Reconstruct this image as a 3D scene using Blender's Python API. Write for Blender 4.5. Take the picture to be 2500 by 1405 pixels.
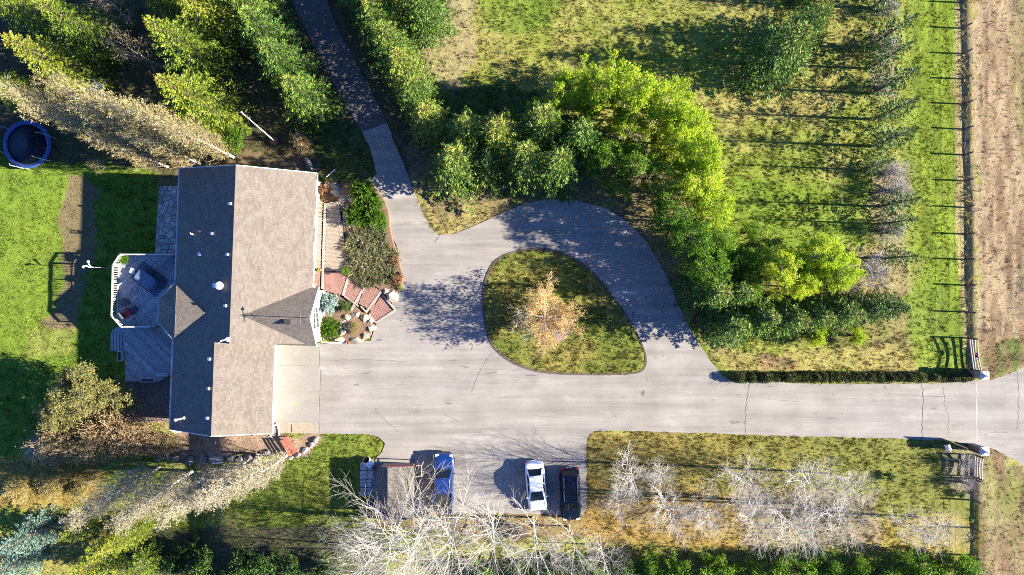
import bpy, bmesh, math, random
import numpy as np
from mathutils import Vector, Matrix
from mathutils.geometry import tessellate_polygon

for o in list(bpy.data.objects):
    bpy.data.objects.remove(o)
SC = bpy.context.scene
COL = SC.collection
R = math.radians
S, H = 26.0, 64.0           # photo pixels per metre on the ground; flying height in metres

# ------------------------------------------------------------------ camera, sky, sun, exposure
cam = bpy.data.cameras.new('camera')
cam.sensor_width = 36.0
cam.lens = 36.0 * H / (2500 / S)
cam.clip_start, cam.clip_end = 0.5, 2000.0
camo = bpy.data.objects.new('camera', cam)
camo.location = (0, 0, H)
camo.rotation_euler = (0, 0, 0)
COL.objects.link(camo)
SC.camera = camo

SUN_EL, SUN_AZ = 23.5, 92.4          # elevation; compass angle clockwise from +Y
world = bpy.data.worlds.new('World')
SC.world = world
world.use_nodes = True
wn = world.node_tree
sky = wn.nodes.new('ShaderNodeTexSky')
sky.sky_type = 'NISHITA'
sky.sun_disc = False
sky.sun_elevation = R(SUN_EL)
sky.sun_rotation = R(SUN_AZ)
sky.air_density, sky.dust_density, sky.ozone_density, sky.altitude = 0.5, 0.0, 10.0, 1000.0
wn.links.new(sky.outputs[0], wn.nodes['Background'].inputs[0])
wn.nodes['Background'].inputs[1].default_value = 0.115

sd = bpy.data.lights.new('sun', 'SUN')
sd.energy, sd.angle, sd.color = 5.0, R(0.5), (1.0, 0.92, 0.77)
so = bpy.data.objects.new('sun', sd)
ce = math.cos(R(SUN_EL))
sv = Vector((math.sin(R(SUN_AZ)) * ce, math.cos(R(SUN_AZ)) * ce, math.sin(R(SUN_EL))))
so.rotation_euler = (-sv).to_track_quat('-Z', 'Y').to_euler()
so.location = sv * 100
COL.objects.link(so)

SC.view_settings.view_transform = 'Standard'
SC.view_settings.look = 'None'
SC.view_settings.gamma = 1.0
SC.view_settings.use_curve_mapping = False
SC.view_settings.exposure = 2.22
SC.cycles.max_bounces = 5
SC.cycles.diffuse_bounces = 2
SC.cycles.transparent_max_bounces = 8
SC.cycles.use_denoising = False
SC.cycles.filter_width = 1.0

# ------------------------------------------------------------------ helpers: terrain and placement
def sstep(t):
    t = np.clip(t, 0, 1)
    return t * t * (3 - 2 * t)

def zt(x, y):
    """terrain height: level with the drive, 1.8 m lower behind the house"""
    return -1.8 * sstep((560 - (np.asarray(x) * S + 1250)) / 120.0)

def PZ(px, py, z):
    k = (H - z) / H / S
    return Vector(((px - 1250) * k, (702.5 - py) * k, z))

def P(px, py, h=0.0):
    z = 0.0
    for _ in range(8):
        v = PZ(px, py, z + h)
        z = float(zt(v.x, v.y))
    return PZ(px, py, z + h)

def vnoise(x, y, scale, seed):
    rs = np.random.RandomState(seed)
    g = rs.rand(257, 257)
    u, v = x / scale + 1000.37, y / scale + 1000.71
    i, j = np.floor(u).astype(int), np.floor(v).astype(int)
    fu, fv = u - i, v - j
    fu, fv = fu * fu * (3 - 2 * fu), fv * fv * (3 - 2 * fv)
    i, j = i % 256, j % 256
    return (g[i, j] * (1 - fu) * (1 - fv) + g[i + 1, j] * fu * (1 - fv)
            + g[i, j + 1] * (1 - fu) * fv + g[i + 1, j + 1] * fu * fv)

def fbm(x, y, scale, seed, octv=4):
    t, a, s = 0, 1.0, 0
    for k in range(octv):
        t = t + a * vnoise(x, y, scale / 2 ** k, seed + k)
        s += a
        a *= 0.55
    return t / s

def inpoly(x, y, poly):
    r = np.zeros(np.shape(x), bool)
    n = len(poly)
    for i in range(n):
        x1, y1 = poly[i]
        x2, y2 = poly[(i + 1) % n]
        if y1 == y2:
            continue
        c = ((y1 > y) != (y2 > y)) & (x < (x2 - x1) * (y - y1) / (y2 - y1) + x1)
        r ^= c
    return r

def smooth_poly(pts, n=2):
    for _ in range(n):
        q = []
        for i in range(len(pts)):
            a, b = pts[i], pts[(i + 1) % len(pts)]
            q.append((a[0] * .75 + b[0] * .25, a[1] * .75 + b[1] * .25))
            q.append((a[0] * .25 + b[0] * .75, a[1] * .25 + b[1] * .75))
        pts = q
    return pts

# ------------------------------------------------------------------ helpers: materials
MATS = {}
def nm(name):
    m = bpy.data.materials.new(name)
    m.use_nodes = True
    MATS[name] = m
    nt = m.node_tree
    return m, nt, nt.nodes, nt.links, nt.nodes['Principled BSDF']

def rgba(c):
    return (c[0], c[1], c[2], 1.0)

def mat(name, c1, c2=None, scale=6.0, rough=.8, bump=0.0, bscale=30.0, metal=0.0, spec=.3, rnd=0.0,
        stretch=(1, 1, 1), detail=6, coat=0.0, trans=0.0):
    m, nt, N, L, b = nm(name)
    b.inputs['Roughness'].default_value = rough
    b.inputs['Metallic'].default_value = metal
    b.inputs['Specular IOR Level'].default_value = spec
    b.inputs['Coat Weight'].default_value = coat
    b.inputs['Coat Roughness'].default_value = .05
    tc = N.new('ShaderNodeTexCoord')
    mp = N.new('ShaderNodeMapping')
    mp.inputs['Scale'].default_value = stretch
    L.new(tc.outputs['Object'], mp.inputs[0])
    out = None
    if c2 is not None:
        nz = N.new('ShaderNodeTexNoise')
        nz.inputs['Scale'].default_value = scale
        nz.inputs['Detail'].default_value = detail
        nz.inputs['Roughness'].default_value = .65
        L.new(mp.outputs[0], nz.inputs['Vector'])
        rp = N.new('ShaderNodeValToRGB')
        rp.color_ramp.elements[0].position, rp.color_ramp.elements[1].position = .32, .68
        rp.color_ramp.elements[0].color, rp.color_ramp.elements[1].color = rgba(c1), rgba(c2)
        L.new(nz.outputs['Fac'], rp.inputs[0])
        out = rp.outputs[0]
    if rnd > 0:
        oi = N.new('ShaderNodeObjectInfo')
        mr = N.new('ShaderNodeMapRange')
        mr.inputs[3].default_value, mr.inputs[4].default_value = 1 - rnd, 1 + rnd
        L.new(oi.outputs['Random'], mr.inputs[0])
        mx = N.new('ShaderNodeVectorMath')
        mx.operation = 'SCALE'
        if out is None:
            mx.inputs[0].default_value = c1
        else:
            L.new(out, mx.inputs[0])
        L.new(mr.outputs[0], mx.inputs['Scale'])
        out = mx.outputs[0]
    if out is None:
        b.inputs['Base Color'].default_value = rgba(c1)
    else:
        L.new(out, b.inputs['Base Color'])
    if bump > 0:
        n2 = N.new('ShaderNodeTexNoise')
        n2.inputs['Scale'].default_value = bscale
        n2.inputs['Detail'].default_value = 4
        L.new(mp.outputs[0], n2.inputs['Vector'])
        bp = N.new('ShaderNodeBump')
        bp.inputs['Strength'].default_value = bump
        bp.inputs['Distance'].default_value = .03
        L.new(n2.outputs['Fac'], bp.inputs['Height'])
        L.new(bp.outputs[0], b.inputs['Normal'])
    if trans > 0:
        b.inputs['Transmission Weight'].default_value = trans
    return m

def leafmat(name, cs, rnd=.25, trans=.35, rough=.55):
    """leaf colours picked per leaf by the mesh attribute 'tint', shifted a little per plant"""
    m, nt, N, L, b = nm(name)
    at = N.new('ShaderNodeAttribute')
    at.attribute_name = 'tint'
    rp = N.new('ShaderNodeValToRGB')
    while len(rp.color_ramp.elements) < len(cs):
        rp.color_ramp.elements.new(.5)
    for i, c in enumerate(cs):
        rp.color_ramp.elements[i].position = i / (len(cs) - 1)
        rp.color_ramp.elements[i].color = rgba(c)
    oi = N.new('ShaderNodeObjectInfo')
    ad = N.new('ShaderNodeMath')
    ad.operation = 'MULTIPLY_ADD'
    ad.inputs[1].default_value = rnd
    ad.inputs[2].default_value = -rnd / 2
    L.new(oi.outputs['Random'], ad.inputs[0])
    a2 = N.new('ShaderNodeMath')
    a2.operation = 'ADD'
    L.new(at.outputs['Fac'], a2.inputs[0])
    L.new(ad.outputs[0], a2.inputs[1])
    L.new(a2.outputs[0], rp.inputs[0])
    L.new(rp.outputs[0], b.inputs['Base Color'])
    b.inputs['Roughness'].default_value = rough
    b.inputs['Specular IOR Level'].default_value = .3
    if trans > 0:
        tr = N.new('ShaderNodeBsdfTranslucent')
        L.new(rp.outputs[0], tr.inputs[0])
        mx = N.new('ShaderNodeMixShader')
        mx.inputs[0].default_value = trans
        L.new(b.outputs[0], mx.inputs[1])
        L.new(tr.outputs[0], mx.inputs[2])
        L.new(mx.outputs[0], N['Material Output'].inputs[0])
    return m

# ------------------------------------------------------------------ helpers: meshes and objects
def npmesh(name, verts, faces_list, mats, midx=None, attrs=None, smooth=False):
    """verts (N,3); faces_list: arrays (M,k); attrs {name: per-vertex floats or rgb}"""
    me = bpy.data.meshes.new(name)
    verts = np.asarray(verts, np.float32)
    loops = np.concatenate([np.asarray(f, np.int32).ravel() for f in faces_list])
    tot = np.concatenate([np.full(len(f), f.shape[1], np.int32) for f in faces_list])
    st = np.concatenate([[0], np.cumsum(tot)[:-1]]).astype(np.int32)
    me.vertices.add(len(verts))
    me.vertices.foreach_set('co', verts.ravel())
    me.loops.add(len(loops))
    me.loops.foreach_set('vertex_index', loops)
    me.polygons.add(len(tot))
    me.polygons.foreach_set('loop_start', st)
    me.polygons.foreach_set('loop_total', tot)
    if midx is not None:
        me.polygons.foreach_set('material_index', np.asarray(midx, np.int32))
    me.polygons.foreach_set('use_smooth', np.full(len(tot), smooth, bool))
    for m in mats:
        me.materials.append(m)
    for k, a in (attrs or {}).items():
        a = np.asarray(a, np.float32)
        if a.ndim == 1:
            t = me.attributes.new(k, 'FLOAT', 'POINT')
            t.data.foreach_set('value', a)
        else:
            t = me.attributes.new(k, 'FLOAT_COLOR', 'POINT')
            t.data.foreach_set('color', np.concatenate([a, np.ones((len(a), 1), np.float32)], 1).ravel())
    me.update(calc_edges=True)
    me.validate()
    return me

class MB:
    """collects simple solids into ONE mesh"""
    def __init__(s):
        s.v, s.f, s.m = [], [], []
    def add(s, vs, fs, mi=0):
        k = len(s.v)
        s.v += [tuple(v) for v in vs]
        s.f += [tuple(i + k for i in f) for f in fs]
        s.m += [mi] * len(fs)
    def box(s, c, d, rz=0.0, mi=0, M=None):
        vs = []
        for z in (-.5, .5):
            for x, y in ((-.5, -.5), (.5, -.5), (.5, .5), (-.5, .5)):
                v = Vector((x * d[0], y * d[1], z * d[2]))
                if M is not None:
                    v = M @ v
                if rz:
                    v = Matrix.Rotation(rz, 3, 'Z') @ v
                vs.append(v + Vector(c))
        s.add(vs, [(3, 2, 1, 0), (4, 5, 6, 7), (0, 1, 5, 4), (1, 2, 6, 5), (2, 3, 7, 6), (3, 0, 4, 7)], mi)
    def prism(s, poly, z0, z1, mi=0):
        n = len(poly)
        a = sum(poly[i][0] * poly[(i + 1) % n][1] - poly[(i + 1) % n][0] * poly[i][1] for i in range(n))
        if a < 0:
            poly = poly[::-1]
        vs = [(p[0], p[1], z0) for p in poly] + [(p[0], p[1], z1) for p in poly]
        fs = [tuple(range(n - 1, -1, -1)), tuple(range(n, 2 * n))]
        fs += [(i, (i + 1) % n, n + (i + 1) % n, n + i) for i in range(n)]
        s.add(vs, fs, mi)
    def tube(s, pts, r, n=6, mi=0, cap=True):
        pts = [Vector(p) for p in pts]
        rs = r if isinstance(r, (list, tuple)) else [r] * len(pts)
        k0 = len(s.v)
        vs, fs = [], []
        for i, p in enumerate(pts):
            d = (pts[min(i + 1, len(pts) - 1)] - pts[max(i - 1, 0)]).normalized()
            a = d.cross(Vector((0, 0, 1)) if abs(d.z) < .9 else Vector((1, 0, 0))).normalized()
            b = d.cross(a)
            for j in range(n):
                t = 2 * math.pi * j / n
                vs.append(p + (a * math.cos(t) + b * math.sin(t)) * rs[i])
        for i in range(len(pts) - 1):
            for j in range(n):
                fs.append((i * n + j, (i + 1) * n + j, (i + 1) * n + (j + 1) % n, i * n + (j + 1) % n))
        if cap:
            fs.append(tuple(range(n)))
            fs.append(tuple((len(pts) - 1) * n + j for j in reversed(range(n))))
        s.add(vs, fs, mi)
    def lathe(s, c, prof, n=16, mi=0):
        vs, fs = [], []
        for r, z in prof:
            for j in range(n):
                t = 2 * math.pi * j / n
                vs.append((c[0] + r * math.cos(t), c[1] + r * math.sin(t), c[2] + z))
        for i in range(len(prof) - 1):
            for j in range(n):
                fs.append((i * n + j, i * n + (j + 1) % n, (i + 1) * n + (j + 1) % n, (i + 1) * n + j))
        fs.append(tuple(reversed(range(n))))
        fs.append(tuple((len(prof) - 1) * n + j for j in range(n)))
        s.add(vs, fs, mi)
    def grid(s, rows, mi=0, close=False):
        k = len(rows[0])
        vs = [v for r in rows for v in r]
        fs = []
        for i in range(len(rows) - 1):
            for j in range(k - (0 if close else 1)):
                fs.append((i * k + j, i * k + (j + 1) % k, (i + 1) * k + (j + 1) % k, (i + 1) * k + j))
        s.add(vs, fs, mi)
    def mesh(s, name, mats, smooth=False):
        me = bpy.data.meshes.new(name)
        me.from_pydata([tuple(v) for v in s.v], [], s.f)
        mats = mats if isinstance(mats, (list, tuple)) else [mats]
        for m in mats:
            me.materials.append(m)
        me.polygons.foreach_set('material_index', s.m)
        if smooth:
            me.polygons.foreach_set('use_smooth', [True] * len(s.f))
        me.update()
        return me

def tag(o, label=None, cat=None, group=None, kind=None):
    if label: o['label'] = label
    if cat: o['category'] = cat
    if group: o['group'] = group
    if kind: o['kind'] = kind
    return o

def put(name, data, parent=None, loc=(0, 0, 0), rz=0.0, sc=None):
    o = bpy.data.objects.new(name, data)
    o.location = loc
    o.rotation_euler = (0, 0, rz) if not isinstance(rz, tuple) else rz
    if sc is not None:
        o.scale = sc if isinstance(sc, (tuple, list)) else (sc,) * 3
    o.parent = parent
    COL.objects.link(o)
    return o

def thing(name, label, cat, loc=(0, 0, 0), rz=0.0, group=None, sc=None, data=None, kind=None):
    return tag(put(name, data, None, loc, rz, sc), label, cat, group, kind)

def bevel(o, w=.01, seg=2):
    md = o.modifiers.new('bevel', 'BEVEL')
    md.width, md.segments, md.limit_method = w, seg, 'ANGLE'
    return o

def clip_half(poly, px, py, nx, ny):
    """keep the side where (p-(px,py)).n <= 0"""
    out = []
    for i in range(len(poly)):
        a, b = poly[i], poly[(i + 1) % len(poly)]
        da = (a[0] - px) * nx + (a[1] - py) * ny
        db = (b[0] - px) * nx + (b[1] - py) * ny
        if da <= 0:
            out.append(a)
        if (da < 0 < db) or (db < 0 < da):
            t = da / (da - db)
            out.append((a[0] + (b[0] - a[0]) * t, a[1] + (b[1] - a[1]) * t))
    return out

def strips(poly, ang, w, gap):
    """cut a convex polygon into boards running along ang"""
    d = (math.cos(ang), math.sin(ang))
    n = (-d[1], d[0])
    ts = [p[0] * n[0] + p[1] * n[1] for p in poly]
    t, out = min(ts), []
    while t < max(ts):
        q = clip_half(poly, n[0] * (t + w - gap), n[1] * (t + w - gap), n[0], n[1])
        q = clip_half(q, n[0] * t, n[1] * t, -n[0], -n[1]) if len(q) > 2 else q
        if len(q) > 2:
            out.append(q)
        t += w
    return out

def voronoi(poly, seeds, gap):
    out = []
    for i, a in enumerate(seeds):
        c = list(poly)
        for j, b in enumerate(seeds):
            if i == j:
                continue
            nx, ny = b[0] - a[0], b[1] - a[1]
            l = math.hypot(nx, ny)
            if l > 3.0:
                continue
            nx, ny = nx / l, ny / l
            c = clip_half(c, (a[0] + b[0]) / 2 - nx * gap, (a[1] + b[1]) / 2 - ny * gap, nx, ny)
            if len(c) < 3:
                break
        if len(c) >= 3:
            out.append(c)
    return out

def xy(v):
    return (v[0], v[1])
# ------------------------------------------------------------------ outlines traced on the photograph
DRIVE = [(882, 322), (903, 360), (916, 405), (918, 425), (902, 445), (925, 470), (945, 510), (950, 560), (968, 600), (978, 640),
         (985, 675), (978, 705), (955, 735), (962, 760), (915, 797), (905, 832), (830, 838), (782, 841), (640, 841), (640, 1058), (776, 1059), (900, 1060),
         (925, 1068), (940, 1084), (932, 1105), (915, 1125), (905, 1140), (905, 1252), (1000, 1256), (1200, 1253), (1422, 1258), (1432, 1240), (1432, 1080), (1437, 1062),
         (1450, 1054), (1480, 1051), (1700, 1057), (1900, 1064), (2180, 1071), (2320, 1077), (2400, 1092), (2440, 1103), (2480, 1128),
         (2530, 1170), (2640, 1300), (2760, 1300), (2760, 760), (2640, 800), (2560, 862), (2505, 892), (2470, 908), (2430, 924), (2300, 936), (2000, 938),
         (1785, 930), (1762, 915), (1735, 882), (1690, 812), (1650, 730), (1620, 660), (1580, 592), (1530, 540), (1470, 505), (1400, 488),
         (1330, 487), (1260, 505), (1200, 532), (1150, 556), (1100, 574), (1068, 572), (1048, 557), (1035, 525), (1015, 480), (985, 400), (962, 345), (945, 300)]
ISLAND = smooth_poly([(1178, 745), (1181, 690), (1200, 645), (1230, 622), (1275, 610), (1325, 607), (1375, 618), (1425, 645), (1465, 685), (1505, 735),
          (1545, 795), (1572, 850), (1580, 885), (1568, 908), (1535, 914), (1440, 915), (1360, 913), (1300, 906), (1250, 886), (1212, 858), (1188, 820)], 2)
OLDPATH = [(690, -60), (720, 20), (752, 85), (795, 165), (835, 245), (882, 322), (945, 300), (912, 235), (872, 160), (835, 90), (805, 20), (785, -60)]
HOUSEFP = [(480, 425), (792, 436), (785, 838), (698, 840), (695, 1042), (452, 1040)]
BEDS = [(790, 440), (850, 450), (905, 445), (945, 510), (950, 560), (968, 600), (985, 675), (960, 740), (915, 797), (905, 832), (782, 838), (780, 470)]

def flat(poly):     # photo outline on the drive's level -> metres
    return [xy(PZ(p[0], p[1], 0.0)) for p in poly]

# ------------------------------------------------------------------ ground sheet with kinds of cover
xs = np.unique(np.round(np.concatenate([[-600, -350, -200, -120, -85, -68], np.arange(-56, 56.01, .26), [68, 85, 120, 200, 350, 600]]), 3))
ys = np.unique(np.round(np.concatenate([[-600, -350, -200, -120, -70, -48], np.arange(-34, 34.01, .26), [48, 70, 120, 200, 350, 600]]), 3))
GX, GY = np.meshgrid(xs, ys, indexing='ij')
GZ = zt(GX, GY)
def to_px(x, y, z):
    return 1250 + x * S * H / (H - z), 702.5 - y * S * H / (H - z)

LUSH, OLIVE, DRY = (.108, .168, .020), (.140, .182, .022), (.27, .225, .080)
BRIGHT, SOIL, LITTER = (.128, .178, .018), (.052, .042, .028), (.15, .11, .062)
MULCH, FIELD, GOLD, DARK_LAWN = (.17, .105, .066), (.27, .205, .12), (.25, .165, .05), (.05, .075, .02)  # the last one is dark green lawn
PINK, BARE = (.24, .185, .14), (.26, .205, .125)

def cover(x, y, z):
    """ground cover colour and grass density at points"""
    px, py = to_px(x, y, z)
    wx = px + 46 * (fbm(x, y, 3.0, 11) - .5) + 22 * (fbm(x, y, .7, 12, 2) - .5)
    wy = py + 46 * (fbm(x, y, 3.0, 21) - .5) + 22 * (fbm(x, y, .7, 22, 2) - .5)
    n1, n2, n3 = fbm(x, y, 7.0, 31), fbm(x, y, 1.6, 41), fbm(x, y, .5, 51, 2)
    def mix(a, b, t):
        t = np.clip(t, 0, 1)[..., None]
        return np.asarray(a) * (1 - t) + np.asarray(b) * t
    k = np.clip((n1 - .5) * 2.6 + (n2 - .5) * 1.6 + .5, 0, 1)
    c = mix(OLIVE, DRY, .12 + .55 * k)
    d = np.full(np.shape(x), 1.0)
    def paint(poly, col, t=1.0, dens=None, sharp=False):
        nonlocal c, d
        q = inpoly(px, py, poly) if sharp else inpoly(wx, wy, poly)
        w = q * t
        c = mix(c, col, w)
        if dens is not None:
            d = np.where(q, dens, d)
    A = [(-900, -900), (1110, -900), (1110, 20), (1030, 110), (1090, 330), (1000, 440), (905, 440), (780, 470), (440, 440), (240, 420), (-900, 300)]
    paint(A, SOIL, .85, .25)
    paint([(700, 260), (930, 330), (915, 445), (780, 470), (740, 400)], DARK_LAWN, .9, .9)
    paint([(430, 380), (760, 375), (790, 425), (430, 450)], LITTER, .8, .2)
    paint([(-900, 300), (250, 400), (420, 430), (440, 640), (300, 660), (300, 1060), (-900, 1300)], LUSH, 1.0, 1.2)
    paint([(-900, 400), (170, 410), (150, 850), (-900, 880)], (.125, .185, .022), .8)
    paint([(0, 470), (140, 520), (110, 900), (0, 880)], OLIVE, .35 * np.clip(n1 * 3 - 1, 0, 1))
    paint([(185, 430), (240, 470), (245, 600), (215, 660), (180, 800), (105, 790), (150, 690), (140, 560), (160, 440)], LITTER, .9, .15)
    paint([(60, 800), (190, 790), (180, 870), (60, 870)], DRY, .3)
    paint([(240, 425), (445, 425), (445, 440), (240, 440)], (.11, .15, .014), 1, 1)
    paint([(385, 425), (450, 425), (450, 455), (385, 455)], LITTER, .9, .1)
    paint([(1010, 100), (1080, 20), (1180, -40), (1160, 60), (1150, 170), (1110, 240), (1055, 225)], BARE, .6, .5)
    paint([(1160, -60), (1420, -60), (1330, 70), (1200, 80)], LUSH, .65)
    paint([(1600, -100), (1900, -100), (1900, 60), (1600, 60)], DRY, .25)
    paint([(1060, 220), (1330, 210), (1330, 300), (1060, 300)], DARK_LAWN, .8, .9)
    B = [(990, 360), (1050, 560), (1080, 580), (1160, 560), (1330, 490), (1470, 500), (1590, 590), (1690, 800), (1750, 890), (1800, 850), (1900, 700),
         (1740, 560), (1650, 400), (1500, 300), (1300, 380), (1090, 340)]
    paint(B, LITTER, .75, .45)
    paint([(1030, 480), (1060, 580), (1090, 580), (1200, 535), (1180, 500), (1080, 530)], DRY, .8, .8)
    paint([(1480, 330), (1560, 320), (1620, 440), (1500, 450)], PINK, .7, .3)
    paint([(1720, 840), (1770, 860), (2150, 840), (2290, 900), (2290, 915), (1790, 915), (1760, 900)], DRY, .75)
    paint([(1840, 860), (1950, 870), (1930, 905), (1850, 905)], MULCH, .7, .5)
    paint([(1900, 700), (2250, 620), (2300, 800), (2200, 860), (1900, 820)], LITTER, .5)
    paint([(1780, 440), (2130, 440), (2130, 640), (1780, 640)], (.11, .18, .016), .55)
    paint([(1700, 230), (1880, 220), (2100, 240), (1900, 300), (1720, 290)], DRY, .6)
    paint([(2080, -300), (2230, -300), (2230, 700), (2110, 700)], (.20, .22, .05), .75)
    paint([(2110, 60), (2190, 100), (2190, 240), (2120, 230)], PINK, .6)
    paint([(2120, 400), (2220, 400), (2220, 520), (2120, 520)], PINK, .7)
    paint([(2130, 520), (2210, 520), (2230, 680), (2130, 640)], PINK, .4)
    paint([(2060, 600), (2250, 620), (2250, 730), (2060, 730)], (.26, .2, .1), .7)
    paint([(2150, -400), (2332, -400), (2338, 420), (2340, 760), (2230, 760), (2190, 500)], BRIGHT, .92 * np.clip((px + 60 * (n2 - .5) - 2165) / 90, 0, 1) * np.clip((790 - py) / 90, 0, 1), 1.3)
    paint([(2200, 720), (2345, 690), (2365, 915), (2250, 915)], (.122, .175, .02), .8, 1.2)
    paint([(2326, -900), (2362, -900), (2385, 830), (2372, 915), (2360, 915), (2336, 600)], (.27, .21, .1), .85, .8, True)
    paint([(2362, -900), (9000, -900), (9000, 1000), (2400, 925), (2385, 830)], FIELD, 1.0, .6)
    paint([(2470, -900), (9000, -900), (9000, 480), (2500, 420), (2450, 100)], (.16, .145, .06), .8)
    paint([(2380, -900), (2470, -900), (2480, 330), (2390, 330)], (.27, .195, .11), .5)
    paint([(2410, 840), (2540, 820), (2540, 900), (2440, 920), (2400, 925)], (.07, .125, .02), .9, 1.2)
    paint([(2480, 560), (2700, 560), (2700, 820), (2490, 800)], (.10, .10, .06), .6)
    paint([(1432, 1050), (2400, 1075), (2400, 1420), (1432, 1420)], mix((.185, .145, .042), (.142, .150, .034), (px - 1600) / 500 + n2 - .5), .9)
    paint([(1432, 1170), (1800, 1200), (1800, 1330), (1432, 1310)], GOLD, .65)
    paint([(2080, 1270), (2375, 1260), (2375, 1345), (2080, 1350)], (.26, .20, .05), .7)
    paint([(1800, 1180), (2150, 1200), (2150, 1330), (1800, 1330)], PINK, .55)
    paint([(2290, 1100), (2390, 1100), (2390, 1220), (2300, 1200)], PINK, .5, .4)
    paint([(2390, 1095), (2440, 1105), (2560, 1200), (9000, 3000), (2390, 3000)], mix(FIELD, (.13, .14, .035), n1 * 1.8 - .4), .9, .8)
    paint([(930, 1250), (1440, 1250), (1440, 1310), (1190, 1310), (930, 1290)], (.20, .125, .06), .7, .4)
    paint([(640, 1050), (960, 1050), (905, 1150), (905, 1300), (640, 1300), (500, 1190)], mix((.15, .165, .026), (.105, .150, .020), n1 * 2 - .5), .9, 1.2)
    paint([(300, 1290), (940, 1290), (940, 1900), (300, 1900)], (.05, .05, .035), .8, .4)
    paint([(-300, 1120), (240, 1130), (240, 1240), (-300, 1260)], GOLD, .7, .9)
    paint([(420, 1040), (790, 1058), (780, 1085), (720, 1125), (640, 1110), (430, 1130)], (.24, .165, .115), .95, .05)
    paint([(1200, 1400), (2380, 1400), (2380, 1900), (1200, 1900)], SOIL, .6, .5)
    paint(BEDS, MULCH, .95, .1)
    isl = inpoly(px, py, ISLAND)
    c = np.where(isl[..., None], mix((.108, .132, .024), (.215, .178, .05), k * .85), c)
    rr = np.hypot(wx - 1352, wy - 792) < 50
    c = np.where((isl & rr)[..., None], np.asarray((.23, .17, .135)), c)
    d = np.where(isl, np.where(rr, .1, 1.3), d)
    strk = vnoise(x * 3.2, y * .22, 1.0, 91)
    c = np.where((inpoly(px, py, [(2200, -900), (2335, -900), (2345, 900), (2200, 900)]))[..., None], c * (.72 + .56 * strk)[..., None], c)
    fs = fbm(x * 2.8 + .5 * n2, y * .34, 1.0, 96, 3)
    c = np.where((px > 2385)[..., None], mix(c, (.15, .095, .055), np.clip(fs * 3.4 - 1.35, 0, .85)), c)
    c = c * (.74 + .52 * n3)[..., None]
    return c, d

PXG, PYG = to_px(GX, GY, GZ)
near = (np.abs(GX) < 57) & (np.abs(GY) < 35)
hard = inpoly(PXG, PYG, DRIVE) & ~inpoly(PXG, PYG, ISLAND)
hard |= inpoly(PXG, PYG, OLDPATH)
relief = .09 * (fbm(GX, GY, 1.3, 61, 3) - .5) + .10 * (fbm(GX, GY, 4.0, 71, 2) - .5)
relief = np.where(PXG > 2400, relief * 2.4 + .22 * np.exp(-((PXG - 2396 - 7 * fbm(GX, GY, 5.0, 93)) / 6) ** 2) * fbm(GX, GY, 2.0, 94) + .12 * fbm(GX * 2.2, GY * .35, 1.0, 95, 2), relief)
GZ2 = GZ + np.where(near, np.minimum(relief, .03), 0)
bank = np.where(PYG < 930, 2350 + (PYG - 5) * .02, np.where(PYG > 1110, 2376, 9999))
GZ2 = GZ2 + .26 * sstep((PXG - bank) / 7) * (near & ~hard)
GZ2 = np.where(hard, -.10, GZ2)
GZ2 = np.where(inpoly(PXG, PYG, ISLAND), np.maximum(GZ2, 0) + .06, GZ2)
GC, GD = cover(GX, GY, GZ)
ni, nj = GX.shape
idx = np.arange(ni * nj).reshape(ni, nj)
q = np.stack([idx[:-1, :-1], idx[1:, :-1], idx[1:, 1:], idx[:-1, 1:]], -1).reshape(-1, 4)

gm, nt, N, L, b = nm('ground_cover')
at = N.new('ShaderNodeAttribute'); at.attribute_name = 'cover'
tc = N.new('ShaderNodeTexCoord')
nz = N.new('ShaderNodeTexNoise'); nz.inputs['Scale'].default_value = 5.0; nz.inputs['Detail'].default_value = 8; nz.inputs['Roughness'].default_value = .75
L.new(tc.outputs['Object'], nz.inputs['Vector'])
mr = N.new('ShaderNodeMapRange'); mr.inputs[1].default_value, mr.inputs[2].default_value = .25, .75
mr.inputs[3].default_value, mr.inputs[4].default_value = .5, 1.5
L.new(nz.outputs['Fac'], mr.inputs[0])
vm = N.new('ShaderNodeVectorMath'); vm.operation = 'SCALE'
L.new(at.outputs['Color'], vm.inputs[0]); L.new(mr.outputs[0], vm.inputs['Scale'])
L.new(vm.outputs[0], b.inputs['Base Color'])
b.inputs['Roughness'].default_value = 1.0
b.inputs['Specular IOR Level'].default_value = .1
bp = N.new('ShaderNodeBump'); bp.inputs['Strength'].default_value = .9; bp.inputs['Distance'].default_value = .08
L.new(nz.outputs['Fac'], bp.inputs['Height']); L.new(bp.outputs[0], b.inputs['Normal'])
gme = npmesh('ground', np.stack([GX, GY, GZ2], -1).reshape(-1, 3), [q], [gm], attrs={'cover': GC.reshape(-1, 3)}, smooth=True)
thing('ground', 'grassy acreage ground with lawns, leaf litter and a dry field', 'ground', data=gme, kind='structure')

# ------------------------------------------------------------------ grass: real blades, too many to count
bm_, nt, N, L, b = nm('grass_blades')
at = N.new('ShaderNodeAttribute'); at.attribute_name = 'cover'
L.new(at.outputs['Color'], b.inputs['Base Color'])
b.inputs['Roughness'].default_value = .7; b.inputs['Specular IOR Level'].default_value = .2
tr = N.new('ShaderNodeBsdfTranslucent'); L.new(at.outputs['Color'], tr.inputs[0])
mx = N.new('ShaderNodeMixShader'); mx.inputs[0].default_value = .32
L.new(b.outputs[0], mx.inputs[1]); L.new(tr.outputs[0], mx.inputs[2]); L.new(mx.outputs[0], N['Material Output'].inputs[0])

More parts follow.
